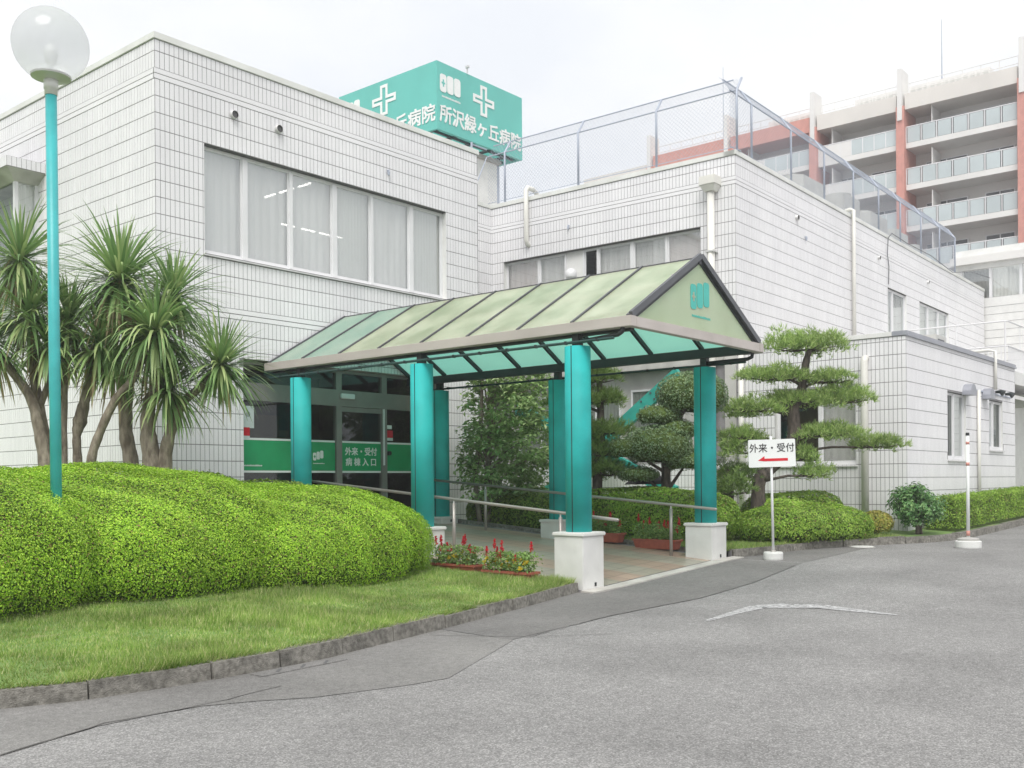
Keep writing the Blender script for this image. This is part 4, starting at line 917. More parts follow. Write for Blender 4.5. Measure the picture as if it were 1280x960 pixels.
# ------------------------------------------------------------------ rooftop sign on its penthouse
S = thing('rooftop_sign', 'large teal rooftop sign box with white crosses and hospital lettering', 'sign', (20.15, 19.55, 8.6))
SX0, SX1, SY0, SY1, SZ0, SZ1 = 20.15, 23.87, 19.55, 23.68, 11.30, 13.2
FA = Face((SX0, SY0), (1, 0), (0, -1)); FB = Face((SX0, SY1), (0, -1), (-1, 0))
m = MB(); FA.box(m, 0, SX1 - SX0, SZ0, SZ1, -.08, 0); pa = m.build('sign_panel', 'teal_sign', S)
m = MB(); FB.box(m, 0, SY1 - SY0 - .082, SZ0 + .001, SZ1 - .001, -.08, 0); pb = m.build('sign_panel', 'teal_sign', S)
m = MB(); m.box(SX1 - .08, SX1 - .001, SY0 + .082, SY1, SZ0 + .001, SZ1 - .001); m.box(SX0 + .082, SX1 - .081, SY1 - .08, SY1, SZ0 + .001, SZ1 - .001); m.build('sign_panel', 'teal_sign', S)
def cross(fc, a, z, w_, h_, t, parent, o=.004):
    def outline(s):   # plus-shape polygon scaled inwards by s
        A = w_ / 2 - s; H_ = h_ / 2 - s; t1 = w_ * .155 - s; t2 = h_ * .13 - s
        return [(-t1, -H_), (t1, -H_), (t1, -t2), (A, -t2), (A, t2), (t1, t2), (t1, H_), (-t1, H_), (-t1, t2), (-A, t2), (-A, -t2), (-t1, -t2)]
    m = MB(); o1, o2 = outline(0), outline(t)
    for k in range(12):
        j = (k + 1) % 12; p = [o1[k], o1[j], o2[j], o2[k]]; q = [fc.p(a + x, z + y, o) for x, y in p]; m.extrude(q, fc.n * .012)
    m.build('cross_outline', 'print_white', parent)
text_obj('sign_lettering', '所沢緑ヶ丘病院', .52, 'print_white', pa, at(FA, 1.88, 11.75, .004), .008, .02, xs=.98)
text_obj('sign_lettering', '所沢緑ヶ丘病院', .52, 'print_white', pb, at(FB, 2.15, 11.75, .004), .008, .02, xs=1.06)
emblem(pa, FA, .12, 12.38, .86, .5, 'print_white', 'teal_sign', .004, .03, .012); fine_print(pa, FA, .2, 12.24, .75, .06, 'print_white', .004)
emblem(pb, FB, .12, 12.38, .86, .5, 'print_white', 'teal_sign', .004, .03, .012)
cross(FA, 1.95, 12.6, .92, .88, .085, pa); cross(FB, 2.0, 12.62, 1.0, .88, .085, pb)
m = MB()
for k in range(9): y = SY0 + .3 + k * .42; m.bar((SX0 + .1, y, SZ0 + .05), (SX1 - .1, y, SZ0 + .05), .05, .07)
for k in range(5): x = SX0 + .3 + k * .78; m.bar((x, SY0 + .1, SZ0 + .12), (x, SY1 - .1, SZ0 + .12), .06, .07)
m.build('steel_grillage', 'slate_steel', S)
for x, y in ((20.7, 20.1), (23.3, 20.1), (20.7, 23.1), (23.3, 23.1)): m = MB(); m.bar((x, y, 8.58), (x, y, 11.3), .12, .12); m.build('support_post', 'galv', S)
m = MB(); m.box(21.35, 21.38, 19.5, 19.53, 13.2, 13.34).box(21.33, 21.40, 19.45, 19.56, 13.34, 13.4); m.build('sign_lamp', 'alu', S)
H = thing('roof_penthouse', 'white plastered roof penthouse under the teal sign', 'penthouse', (21.2, 20.4, 8.6))
m = MB(); m.box(20.9, 23.2, 20.0, 23.3, 8.58, 11.1); m.build('wall', 'white_trim', H)
m = MB(); m.box(20.8, 23.3, 19.9, 23.4, 11.1, 11.22); m.build('roof_slab', 'concrete', H)
m = MB(); m.tube([(22.9, 20.1, 8.6), (22.9, 20.1, 10.3), (22.7, 20.2, 10.4)], .06, 10); m.build('vent_pipe', 'galv', H)
m = MB(); m.bar((19.9, 19.1, 9.25), (21.7, 19.1, 9.35), .06, .08); m.build('steel_bar', 'red_brown', H)

# ------------------------------------------------------------------ rooftop fence
FN = thing('rooftop_fence', 'grey chain-link safety fence with bent-in tops on the flat roof', 'fence', (20.9, 11.0, 8.966))
mesh_wires = MB()
def post_pts(fc, a, bend=.26): return [fc.p(a, 8.96, -.14), fc.p(a, 10.36, -.14), fc.p(a, 10.72, -.14 - bend)]
FP5 = [.02, 2.12, 4.4, 6.8]
FP6 = [1.16, 3.45, 5.66, 7.86, 10.0, 12.05, 14.2, 16.35, 18.3]
PW = []
F4b = Face((20.45, 17.85), (-1, 0), (0, -1))
for fc, aa in ((F5, FP5), (F6, FP6)):
    for a in aa: m = MB(); m.tube(post_pts(fc, a), .028, 8); m.build('post', 'galv', FN, smooth=True); m = MB(); q = Vector(fc.p(a, 8.967, -.14)); m.box(q.x - .07, q.x + .07, q.y - .07, q.y + .07, 8.967, 8.985); m.build('foot_plate', 'galv', FN)
for fc, a0, a1 in ((F5, .02, 7.4), (F6, .02, 18.3)):
    for z, o in ((10.72, -.40), (10.36, -.14), (9.08, -.14)): m = MB(); m.tube([fc.p(a0 if o > -.3 else a0 + .2, z, o), fc.p(a1, z, o)], .017 if z > 9.2 else .01, 8); m.build('rail', 'galv', FN)
    st = .1; n = int((a1 - a0) / st)
    for k in range(-16, n):
        for sgn in (1, -1):
            A = a0 + k * st; bft = A + 1.64 if sgn > 0 else A; aft = A if sgn > 0 else A + 1.64
            # clip to the panel
            t0, t1 = 0., 1.; d = bft - aft
            lo, hi = (a0 - aft) / d, (a1 - aft) / d
            if lo > hi: lo, hi = hi, lo
            t0, t1 = max(t0, lo), min(t1, hi)
            if t1 - t0 < .02: continue
            def pt(t):
                zz = 9.08 + 1.64 * t; return fc.p(aft + d * t, zz, -.14 - max(0, (zz - 10.36)) / .36 * .26)
            tk = (10.36 - 9.08) / 1.64; seq = [t0] + ([tk] if t0 < tk < t1 else []) + [t1]
            for u, v_ in zip(seq, seq[1:]): mesh_wires.tube([pt(u), pt(v_)], .0032, 3, caps=False)
mesh_wires.build('wire_mesh', 'galv', FN, smooth=True, kind='stuff')
# end frame near the sign
m = MB(); m.tube([(19.75, 17.9, 8.7), (19.75, 17.9, 10.45)], .03, 8); m.build('post', 'galv', FN); m = MB(); m.tube([(19.75, 17.9, 10.4), (20.35, 17.9, 10.4)], .02, 8); m.build('rail', 'galv', FN)
m = MB(); m.tube([(19.78, 17.9, 9.1), (20.35, 17.9, 10.2)], .014, 6); m.build('brace', 'galv', FN)

# ------------------------------------------------------------------ air-conditioning plant on the roof
def ac_unit(x, y, sx, sy, h, label, z=8.6, group='outdoor units on the roof'):
    u = thing('air_conditioner', label, 'air conditioner', (x, y, z), group)
    m = MB(); m.box(x - sx / 2, x + sx / 2, y - sy / 2, y + sy / 2, z + .12, z + h); c = m.build('casing', 'ac_unit', u, bevel=.02)
    m = MB(); m.box(x - sx / 2 + .05, x + sx / 2 - .05, y - sy / 2, y - sy / 2 + .12, z, z + .118).box(x - sx / 2 + .05, x + sx / 2 - .05, y + sy / 2 - .12, y + sy / 2, z, z + .118); m.build('feet', 'slate_steel', u)
    k = max(1, int(sx / .7))
    for i in range(k):
        a = x - sx / 2 + sx * (i + .08) / k; b = x - sx / 2 + sx * (i + .92) / k
        m = MB(); m.box(a, b, y - sy / 2 - .012, y - sy / 2 - .002, z + .25, z + h * .62); gq = m.build('coil_grille', 'slate_steel', u)
        m = MB(); m.lathe(((a + b) / 2, y, z + h), [(min(sy, b - a) * .42, 0), (min(sy, b - a) * .45, .1), (min(sy, b - a) * .36, .1), (min(sy, b - a) * .34, .02)], 18); m.build('fan_shroud', 'ac_unit', u)
ac_unit(28.6, 12.8, 1.5, 1.0, 1.75, 'large outdoor unit nearest the fence corner')
ac_unit(30.6, 12.4, 1.3, .9, 1.6, 'outdoor unit behind the white roof drain')
ac_unit(33.2, 12.5, 1.5, .9, 1.55, 'outdoor unit in front of the second red pillar')
ac_unit(35.6, 12.6, 1.3, .9, 1.45, 'smaller outdoor unit towards the far roof end')
ac_unit(38.2, 12.8, 1.3, .9, 1.4, 'outdoor unit at the far end of the roof')

# ------------------------------------------------------------------ rear wing, roof railing, side door
Rw = thing('rear_wing', 'white rear wing with a strip of upper windows beyond the drive side', 'building', (42.6, 6, .5))
FR = Face((42.7, 12.5), (0, -1), (-1, 0)); holes = [(.2, 9.0, 8.62, 9.8)]
m = MB(); wall_core(m, FR, 12, .4, 10.6, holes); m.build('wall', 'white_trim', Rw)
m = MB(); FR.box(m, -.1, 12, 10.0, 10.3, .002, .25); m.build('eave_band', 'apt_white', Rw)
for k in range(8): 
    m = MB(); FR.box(m, .2 + k * 1.1, .2 + k * 1.1 + .1, 8.62, 9.8, -.14, -.02); m.build('mullion', 'alu_white', Rw)
    m = MB(); FR.sheet(m, .3 + k * 1.1, 1.3 + k * 1.1, 8.62, 9.8, -.1); m.build('pane', 'glass', Rw)
    V, Q = curtain_mesh(FR, .3 + k * 1.1, 1.3 + k * 1.1, 8.62, 9.8, -.2, .14, .02) ; np_obj('curtain', V, Q, 'curtain_beige' if k % 3 else 'interior_floor', Rw)
for k in range(26): m = MB(); FR.box(m, 0, 12, .5 + k * .31, .5 + k * .31 + .012, .0, .006); m.build('joint_line', 'mortar', Rw)
m = MB(); m.box(43.6, 50, .5, 12.5, .4, 10.6).box(42.72, 43.6, .5, 12.5, .4, 8.5); m.build('block', 'white_trim', Rw)
Rl = thing('roof_railing', 'white tube railing on the annex roof', 'railing', (29.0, 7.2, 4.5))
XR = 28.95
for z in (5.66, 5.0): m = MB(); m.tube([(XR, 7.15, z), (XR, 11.0, z)], .022, 8); m.build('rail', 'alu_white', Rl)
for k in range(4): m = MB(); y = 7.2 + k * 1.25; m.tube([(XR, y, 4.3), (XR, y, 5.66)], .022, 8); m.build('post', 'alu_white', Rl)
for k in range(17): m = MB(); y = 7.3 + k * .11; m.tube([(XR, y, 4.4), (XR, y, 5.0)], .012, 6); m.build('baluster', 'alu_white', Rl)
m = MB(); m.tube([(XR, 7.15, 5.66), (34, 7.15, 5.7)], .022, 8); m.build('rail', 'alu_white', Rl)
m = MB(); m.tube([(XR, 7.15, 5.0), (34, 7.15, 5.0)], .022, 8); m.build('rail', 'alu_white', Rl)
for k in range(1, 40): m = MB(); x = XR + k * .13; m.tube([(x, 7.15, 4.36), (x, 7.15, 5.66 if k % 10 == 0 else 5.0)], .012, 6); m.build('baluster', 'alu_white', Rl)
Sd = thing('side_porch', 'white side block with a grey door under a thin canopy slab', 'porch', (32, 7.9, .5))
m = MB(); m.box(29.17, 42.7, 8.2, 10.9, .3, 4.3); m.build('wall', 'white_trim', Sd)
m = MB(); m.box(29.3, 40, 7.05, 8.19, 4.0, 4.35); m.build('roof_band', 'white_trim', Sd)
m = MB(); m.box(29.2, 33.5, 7.1, 8.19, 3.62, 3.72); m.build('canopy_slab', 'apt_white', Sd)
m = MB(); m.box(30.6, 32.6, 8.12, 8.19, .5, 2.9); dr = m.build('door', 'grey_hood', Sd); m = MB(); m.box(30.75, 32.45, 8.1, 8.118, 1.2, 2.75); m.build('pane', 'glass_dark', dr)
ac = thing('air_conditioner', 'small cream outdoor unit on the annex roof', 'air conditioner', (26.0, 8.0, 4.3), None)
m = MB(); m.box(25.0, 25.8, 7.75, 8.1, 4.32, 4.95); m.build('casing', 'ac_unit', ac, bevel=.01); m = MB(); m.box(25.15, 25.6, 7.735, 7.748, 4.4, 4.85); m.build('fan_grille', 'slate_steel', ac)

# ------------------------------------------------------------------ apartment block beyond
A = thing('apartment_building', 'tall cream apartment block with red pillars and glass balconies behind', 'building', (72.3, 16, .5))
FP = Face((72.3, 60), (0, -1), (-1, 0)); ay = lambda y: 60 - y
m = MB(); m.box(74.3, 86, 4, 52, .4, 28.2); m.build('wall', 'apt_wall', A)
COLS = [9.6, 16.76, 24.6, 31.0, 38.1, 45.2]
FLOORS = [12.95 + 2.93 * k for k in range(5)]     # underside of each balcony slab; top one at about 24.7
for y in COLS:
    m = MB(); m.box(71.85, 74.31, y - .28, y + .28, .4, 27.6); m.build('red_pillar', 'red_brown', A)
    m = MB(); m.box(71.75, 73.2, y - .16, y + .16, 26.6, 30.2); m.build('white_fin', 'apt_white', A)
pm = MB(); pm.box(-.02, .02, -.43, .43, 0, 1.06); pme = pm.mesh('balcony_panel', 'apt_panel')
pmw = pm.mesh('balcony_panel', 'apt_white')
for fl in FLOORS:
    for c0, c1 in zip(COLS, COLS[1:]):
        m = MB(); m.box(72.3, 74.29, c0 + .29, c1 - .29, fl, fl + .18).box(72.2, 72.299, c0 + .29, c1 - .29, fl - .02, fl + .36); sb = m.build('balcony_slab', 'apt_white', A)
        n = 7; st = (c1 - c0 - .6) / n
        m = MB(); m.box(72.2, 72.26, c0 + .3, c1 - .3, fl + 1.46, fl + 1.52)
        for k in range(n + 1): yy = c0 + .3 + k * st; m.box(72.2, 72.26, yy - .03, yy + .03, fl + .361, fl + 1.459)
        m.build('balustrade_frame', 'alu_white', sb)
        for k in range(n):
            solid = c1 < 46 and c0 > 30 and k >= n - 3 or (c0 > 24 and c0 < 30 and k > 3)
            mesh_obj('balcony_panel', pmw if solid else pme, sb, loc=(72.23, c0 + .3 + (k + .5) * st, fl + .38))
        for a, b, z1 in ((c0 + 1.0, c0 + 2.9, 2.3), (c0 + 4.0, c1 - 1.0, 2.3)):
            m = MB(); m.box(74.2, 74.298, a, b, fl + .2, fl + z1); wn = m.build('window', 'alu_white', A)
            m = MB(); m.box(74.17, 74.199, a + .08, (a + b) / 2 - .04, fl + .28, fl + z1 - .08).box(74.17, 74.199, (a + b) / 2 + .04, b - .08, fl + .28, fl + z1 - .08); m.build('pane', 'apt_glass', wn)
        m = MB(); m.box(72.4, 74.19, (c0 + c1) / 2 + 1.9, (c0 + c1) / 2 + 1.96, fl + .19, fl + 2.7); m.build('balcony_divider', 'apt_white', sb)
        m = MB(); m.tube([(73.9, c0 + .6, fl + .2), (73.9, c0 + .6, fl + 2.9)], .06, 8); m.build('drain_pipe', 'ac_unit', sb)
for c0, c1 in zip(COLS, COLS[1:]):
    red = c0 > 30
    m = MB(); m.box(72.0, 74.29, c0 + .29, c1 - .29, 27.35, 28.45); m.build('roof_fascia', 'red_brown' if red else 'apt_cream', A)
    m = MB()
    for z in (28.9, 29.4): m.tube([(72.8, c0 + .3, z), (72.8, c1 - .3, z)], .03, 6)
    for k in range(7): y = c0 + .4 + k * (c1 - c0 - .8) / 6; m.tube([(72.8, y, 28.3), (72.8, y, 29.4)], .03, 6)
    m.build('roof_rail', 'apt_white', A)
m = MB(); m.box(72.0, 86, 45.49, 52, 26.8, 27.9); m.build('roof_fascia', 'apt_cream', A)
m = MB(); m.box(72.2, 74.29, 45.5, 52, 12, 26.79); m.build('end_wall', 'apt_white', A)
m = MB(); m.box(74.3, 86, 4, 45.2, 28.2, 28.5); m.build('roof', 'concrete', A)
def louvre(y0, y1):
    m = MB(); m.box(75, 78, y0, y1, 28.5, 30.0); s_ = m.build('roof_plant', 'apt_white', A)
    for k in range(int((y1 - y0) / .45)): m = MB(); m.box(74.96, 74.998, y0 + .1 + k * .45, y0 + .4 + k * .45, 28.8, 29.8); m.build('louvre', 'ac_unit', s_)
louvre(19.5, 25.0); louvre(25.6, 29); louvre(32, 36)
m = MB(); m.tube([(75, 22.7, 30), (75, 22.7, 34.2)], [.05, .02], 6); m.build('antenna', 'galv', A)
m = MB(); m.tube([(75, 40.0, 28.4), (75, 40.0, 35.5)], [.05, .02], 6); m.build('antenna', 'galv', A)
lq = thing('laundry', 'pale blue quilt hung over a balcony rail', 'quilt', (72.1, 17.8, 14.3))
m = MB(); m.box(72.08, 72.19, 17.9, 19.2, 13.55, 14.5); m.build('quilt', 'blue_cloth', lq, bevel=.04)

# ------------------------------------------------------------------ vegetation helpers
def rand_unit(n):
    v = RNG.normal(size=(n, 3)); return v / np.linalg.norm(v, axis=1)[:, None]
def leaves(pos, nrm, size, spread=.6, aspect=.5, curl=.15):
    """one diamond-shaped leaf per point, roughly facing along nrm; returns verts, quads"""
    n = len(pos); N = nrm + rand_unit(n) * spread; N /= np.linalg.norm(N, axis=1)[:, None]
    t = np.cross(N, rand_unit(n)); t /= np.linalg.norm(t, axis=1)[:, None] + 1e-9; b = np.cross(N, t)
    s = (size[0] + (size[1] - size[0]) * RNG.random(n))[:, None]; w_ = s * aspect
    V = np.stack([pos - t * s * .5, pos + b * w_ * .5 + N * s * curl, pos + t * s * .5, pos - b * w_ * .5 + N * s * curl], 1)
    return V.reshape(-1, 3), np.arange(4 * n).reshape(-1, 4)
def lump(p, s, seed):
    return (np.sin(p[:, 0] * s + seed) * np.sin(p[:, 1] * s * 1.13 + seed * 2.1) + .6 * np.sin(p[:, 2] * s * 1.3 + seed + p[:, 0] * s * .7) + .5 * np.sin((p[:, 0] + p[:, 1]) * s * 2.3 + seed * 3)) / 2.1
def dome(c, rad, z0, n, seed, e=2.6, tuck=.12, rot=0., lum=.06, low=-.25):
    """points and normals on a clipped-hedge dome: superellipsoid with its underside tucked in"""
    u = RNG.random(n) * 2 * math.pi; sv = RNG.uniform(low, 1, n)
    cu, su = np.cos(u), np.sin(u); cz = np.sqrt(np.maximum(0, 1 - sv ** 2)); d = np.c_[cu * cz, su * cz, sv]
    k = (np.abs(d[:, 0]) ** e + np.abs(d[:, 1]) ** e + np.abs(d[:, 2]) ** e) ** (-1 / e); p = d * k[:, None]
    g = np.sign(p) * np.abs(p) ** (e - 1) / np.array(rad); g /= np.linalg.norm(g, axis=1)[:, None]
    q = p * np.array(rad); q += g * (lump(q + np.array([c[0], c[1], 0.]), 3.2, seed) * lum)[:, None]
    cr_, sr = math.cos(rot), math.sin(rot); Rm = np.array([[cr_, -sr, 0], [sr, cr_, 0], [0, 0, 1]])
    q = q @ Rm.T; g = g @ Rm.T
    pos = q + np.array([c[0], c[1], z0]); return pos, g
def core_mesh(name, c, rad, z0, seed, e, mat, parent, rot=0., lum=.06, low=-.25, shrink=.93, nu=40, nv=18):
    V = []; Q = []
    for j in range(nv + 1):
        sv = low + (1 - low) * j / nv
        for i in range(nu):
            u = 2 * math.pi * i / nu; cz = math.sqrt(max(0, 1 - sv * sv)); V.append((math.cos(u) * cz, math.sin(u) * cz, sv))
    d = np.array(V); k = (np.abs(d[:, 0]) ** e + np.abs(d[:, 1]) ** e + np.abs(d[:, 2]) ** e) ** (-1 / e); p = d * k[:, None]
    g = np.sign(p) * np.abs(p) ** (e - 1) / np.array(rad); g /= np.linalg.norm(g, axis=1)[:, None] + 1e-9; q = p * np.array(rad); q += g * (lump(q + np.array([c[0], c[1], 0.]), 3.2, seed) * lum)[:, None]
    q -= g * min(rad) * (1 - shrink)
    cr_, sr = math.cos(rot), math.sin(rot); q = q @ np.array([[cr_, -sr, 0], [sr, cr_, 0], [0, 0, 1]]).T + np.array([c[0], c[1], z0])
    for j in range(nv):
        for i in range(nu): Q.append((j * nu + i, j * nu + (i + 1) % nu, (j + 1) * nu + (i + 1) % nu, (j + 1) * nu + i))
    return np_obj(name, q, Q, mat, parent, smooth=True)
def hedge(name, label, cat, c, rad, zc, dens, seed, mat='hedge_leaf', size=(.017, .031), e=2.6, rot=0., lum=.085, low=-.45, ground=None, stems=True, group=None, twig=0.10):
    h = thing(name, label, cat, (c[0], c[1], ground if ground is not None else zc - rad[2] * .5), group)
    area = 2.2 * math.pi * ((rad[0] * rad[1]) ** 1.6 / 3 + (rad[0] * rad[2]) ** 1.6 / 3 + (rad[1] * rad[2]) ** 1.6 / 3) ** (1 / 1.6) * 1.4
    n = int(area * dens); pos, nr = dome(c, rad, zc, n, seed, e, rot=rot, lum=lum, low=low)
    hh = np.clip((pos[:, 2] - (ground if ground is not None else zc - rad[2] * .5)) / (rad[2] * 1.2), 0, 1)
    keep = RNG.random(n) < .34 + .66 * hh ** .9; pos, nr, hh = pos[keep], nr[keep], hh[keep]; n = len(pos)
    clump = lump(pos, 13., seed + 3.) * .6 + lump(pos, 29., seed + 5.) * .4
    pos = pos + nr * (.022 * clump * (1.6 - hh) + .02 - RNG.exponential(.03, n) * (2.3 - 1.5 * hh) + (RNG.random(n) < .03) * .025)[:, None]
    up = nr.copy(); up[:, 2] += .12; V, Q = leaves(pos, up, size, .5, .62)
    np_obj('foliage', V, Q, mat, h, kind='stuff')
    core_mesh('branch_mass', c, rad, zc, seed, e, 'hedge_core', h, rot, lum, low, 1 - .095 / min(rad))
    if stems:
        gz0 = ground if ground is not None else zc - rad[2]
        for k in range(6):
            t = RNG.random() * 6.28; rr = RNG.random() * .5; x, y = c[0] + rad[0] * rr * math.cos(t), c[1] + rad[1] * rr * math.sin(t)
            m = MB(); m.tube([(x, y, gz0 - .05), (x + .05, y, gz0 + .3), (x + RNG.normal(0, .1), y + RNG.normal(0, .1), zc)], [.025, .02, .012], 6); m.build('stem', 'bark_dark', h)
    return h
def tree_trunk(pts, rad, mat, parent, name='trunk', n=9):
    # smooth the path with a Catmull-Rom
    P = [Vector(p) for p in pts]; out = []; rr = []
    for i in range(len(P) - 1):
        p0, p1, p2, p3 = P[max(i - 1, 0)], P[i], P[i + 1], P[min(i + 2, len(P) - 1)]
        for k in range(5):
            t = k / 5; q = .5 * ((2 * p1) + (p2 - p0) * t + (2 * p0 - 5 * p1 + 4 * p2 - p3) * t * t + (3 * p1 - p0 - 3 * p2 + p3) * t ** 3)
            out.append(q); rr.append((rad[i] + (rad[i + 1] - rad[i]) * t) * (1 + .06 * math.sin(len(out) * 2.1)))
    out.append(P[-1]); rr.append(rad[-1]); m = MB(); m.tube(out, rr, n); return m.build(name, mat, parent, smooth=True)

# ------------------------------------------------------------------ big clipped azalea hedge on the left bank
hedge('azalea_hedge', 'bright green clipped azalea mound at the left edge under the lamp', 'hedge', (3.55, 12.05), (2.6, 2.65, 1.06), .70, 10500, 1.0, e=2.4, ground=.28, group='clipped azalea mounds on the bank', lum=.07)
hedge('azalea_hedge', 'bright green clipped azalea mound in front of the spiky palms', 'hedge', (6.25, 12.15), (2.5, 2.6, 1.02), .69, 10500, 2.0, e=2.3, ground=.3, group='clipped azalea mounds on the bank', lum=.07)
hedge('azalea_hedge', 'bright green clipped azalea mound nearest the canopy columns', 'hedge', (8.35, 11.55), (2.3, 2.1, .86), .58, 10500, 3.1, e=2.4, ground=.3, group='clipped azalea mounds on the bank', lum=.07)
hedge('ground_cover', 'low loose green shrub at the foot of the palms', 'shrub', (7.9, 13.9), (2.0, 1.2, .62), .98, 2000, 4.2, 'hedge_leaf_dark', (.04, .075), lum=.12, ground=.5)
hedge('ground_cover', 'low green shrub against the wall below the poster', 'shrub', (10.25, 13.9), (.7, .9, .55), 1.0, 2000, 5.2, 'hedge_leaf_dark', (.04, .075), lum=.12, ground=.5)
# dark rock on the bank
bm = bmesh.new(); bmesh.ops.create_icosphere(bm, subdivisions=3, radius=1)
for v in bm.verts:
    n_ = .18 * math.sin(v.co.x * 4 + 1) * math.cos(v.co.y * 3) + .12 * math.sin(v.co.z * 7 + v.co.x * 3); v.co *= 1 + n_
    v.co = Vector((v.co.x * .52 + 9.05, v.co.y * .3 + 12.75, min(.42, v.co.z) * .95 + 1.08 + .05 * (v.co.x > .2)))
me = bpy.data.meshes.new('rock'); bm.to_mesh(me); bm.free(); me.materials.append(MATS['rock'])
mesh_obj('rock', me, label='dark grey garden rock behind the azalea mounds', cat='rock')

# ------------------------------------------------------------------ spiky palms (cordyline)
def yucca_head(c, axis, n, ln, parent, dead=10, droop=1.0, seed=0):
    axis = np.array(axis, float); axis /= np.linalg.norm(axis); rg = np.random.default_rng(seed)
    ln *= 1.3; n = int(n * 1.75); droop *= 1.15
    for kind, cnt in (('crown', n), ('dead_leaves', dead)):
        if cnt == 0: continue
        Vs = []; Qs = []
        for i in range(cnt):
            ph = i * 2.39996 + rg.normal(0, .15); f = (i + .5) / cnt
            el = R(86 - 138 * f ** .72) if kind == 'crown' else R(-45 - 35 * rg.random())
            t = np.cross(axis, [1, 0, 0.01]); t /= np.linalg.norm(t); b = np.cross(axis, t)
            d = (t * math.cos(ph) + b * math.sin(ph)) * math.cos(el) + axis * math.sin(el); d /= np.linalg.norm(d)
            L_ = ln * (.72 + .4 * rg.random()) * (.82 + .3 * math.sin(math.pi * min(1, f * 1.1))); wdt = .0145 + .0095 * rg.random()
            side = np.cross(d, [0, 0, 1]); side = side / (np.linalg.norm(side) + 1e-6); p = np.array(c, float) + d * .05 + axis * rg.normal(0, .05); st = L_ / 5; base = len(Vs) * 1
            g = .10 * droop * (1 + f) * (1 if kind == 'crown' else 1.6); rows = []
            for k in range(6):
                ww = wdt * (.55, 1.0, 1.0, .85, .55, .04)[k]; up = np.cross(side, d)
                rows.append((p - side * ww, p + side * ww)); p = p + d * st; d = d + np.array([0, 0, -g * (k + .6) / 2.4]) ; d /= np.linalg.norm(d)
            b0 = len(Vs)
            for a_, b_ in rows: Vs += [a_, b_]
            Qs += [(b0 + 2 * k, b0 + 2 * k + 1, b0 + 2 * k + 3, b0 + 2 * k + 2) for k in range(5)]
        np_obj(kind, np.array(Vs), np.array(Qs), 'yucca_leaf' if kind == 'crown' else 'yucca_dead', parent, smooth=True)
Y1 = thing('spiky_palm', 'spiky palm at the left edge with a trunk leaning left', 'tree', (6.75, 14.3, .6), 'spiky palms beside the left wing')
tree_trunk([(6.78, 14.2, .5), (6.71, 14.24, 1.68), (6.65, 14.31, 2.25), (6.58, 14.4, 2.7), (6.44, 14.57, 3.04), (6.2, 14.8, 3.45)], [.12, .1, .085, .07, .06, .05], 'bark', Y1)
tree_trunk([(6.8, 14.3, .5), (6.8, 14.44, 2.03), (6.71, 14.55, 2.95), (6.64, 14.63, 3.87), (6.52, 14.6, 4.6)], [.1, .075, .06, .05, .04], 'bark', Y1)
tree_trunk([(6.71, 14.55, 2.7), (6.6, 14.45, 3.3), (6.57, 14.41, 3.85)], [.05, .045, .04], 'bark', Y1, 'branch')
yucca_head((6.5, 14.56, 4.7), (.0, -.1, 1), 120, .72, Y1, 26, 1.0, 1)
yucca_head((6.57, 14.41, 3.89), (.1, -.2, 1), 120, .66, Y1, 22, 1.3, 2)
yucca_head((6.78, 14.25, 3.45), (.1, -.3, .9), 95, .6, Y1, 24, 1.5, 31)
tree_trunk([(6.74, 14.5, 2.6), (6.78, 14.3, 3.0), (6.78, 14.25, 3.4)], [.05, .04, .035], 'bark', Y1, 'branch')
yucca_head((6.2, 14.8, 3.5), (-.3, 0, 1), 110, .66, Y1, 16, 1.2, 3)
Y2 = thing('spiky_palm', 'tallest spiky palm with brown dead leaves under its top crown', 'tree', (7.14, 14.2, .6), 'spiky palms beside the left wing')
tree_trunk([(7.14, 14.2, .5), (7.14, 14.2, 1.74), (7.13, 14.2, 2.2), (7.17, 14.18, 2.42), (7.22, 14.1, 2.78), (7.3, 14.0, 3.3), (7.39, 13.89, 3.76), (7.54, 13.72, 4.4)], [.075, .065, .06, .1, .07, .065, .055, .04], 'bark', Y2)
tree_trunk([(7.0, 14.25, .5), (6.98, 14.3, 1.9), (7.0, 14.3, 2.8), (7.06, 14.29, 3.8)], [.07, .06, .05, .045], 'bark', Y2)
yucca_head((7.55, 13.71, 4.45), (.05, -.15, 1), 180, .82, Y2, 120, .9, 4)
yucca_head((7.3, 13.85, 3.5), (.15, -.45, .8), 100, .62, Y2, 30, 1.6, 6)
yucca_head((7.06, 14.29, 3.85), (-.05, -.1, 1), 120, .68, Y2, 25, 1.2, 5)
Y3 = thing('spiky_palm', 'slim spiky palm leaning right across the thick trunks', 'tree', (7.0, 13.6, .6), 'spiky palms beside the left wing')
tree_trunk([(6.95, 13.62, .5), (7.01, 13.58, 1.73), (7.1, 13.47, 2.23), (7.24, 13.3, 2.68), (7.39, 13.12, 2.96), (7.58, 12.92, 3.5)], [.08, .065, .06, .058, .055, .045], 'bark', Y3)
yucca_head((7.62, 12.89, 3.6), (.15, -.35, .9), 200, .78, Y3, 22, 2.2, 7)
Y4 = thing('spiky_palm', 'thick multi-stemmed spiky palm nearest the entrance', 'tree', (7.75, 13.1, .6), 'spiky palms beside the left wing')
tree_trunk([(7.72, 13.7, .5), (7.71, 13.73, 1.74), (7.66, 13.79, 2.27), (7.68, 13.77, 2.85), (7.76, 13.67, 3.44), (8.05, 13.4, 4.2)], [.14, .11, .1, .09, .07, .05], 'bark', Y4)
tree_trunk([(7.7, 13.05, .5), (7.68, 13.08, 1.65), (7.64, 13.14, 2.24), (7.66, 13.11, 2.69), (7.78, 12.96, 3.0)], [.17, .14, .11, .09, .05], 'bark', Y4)
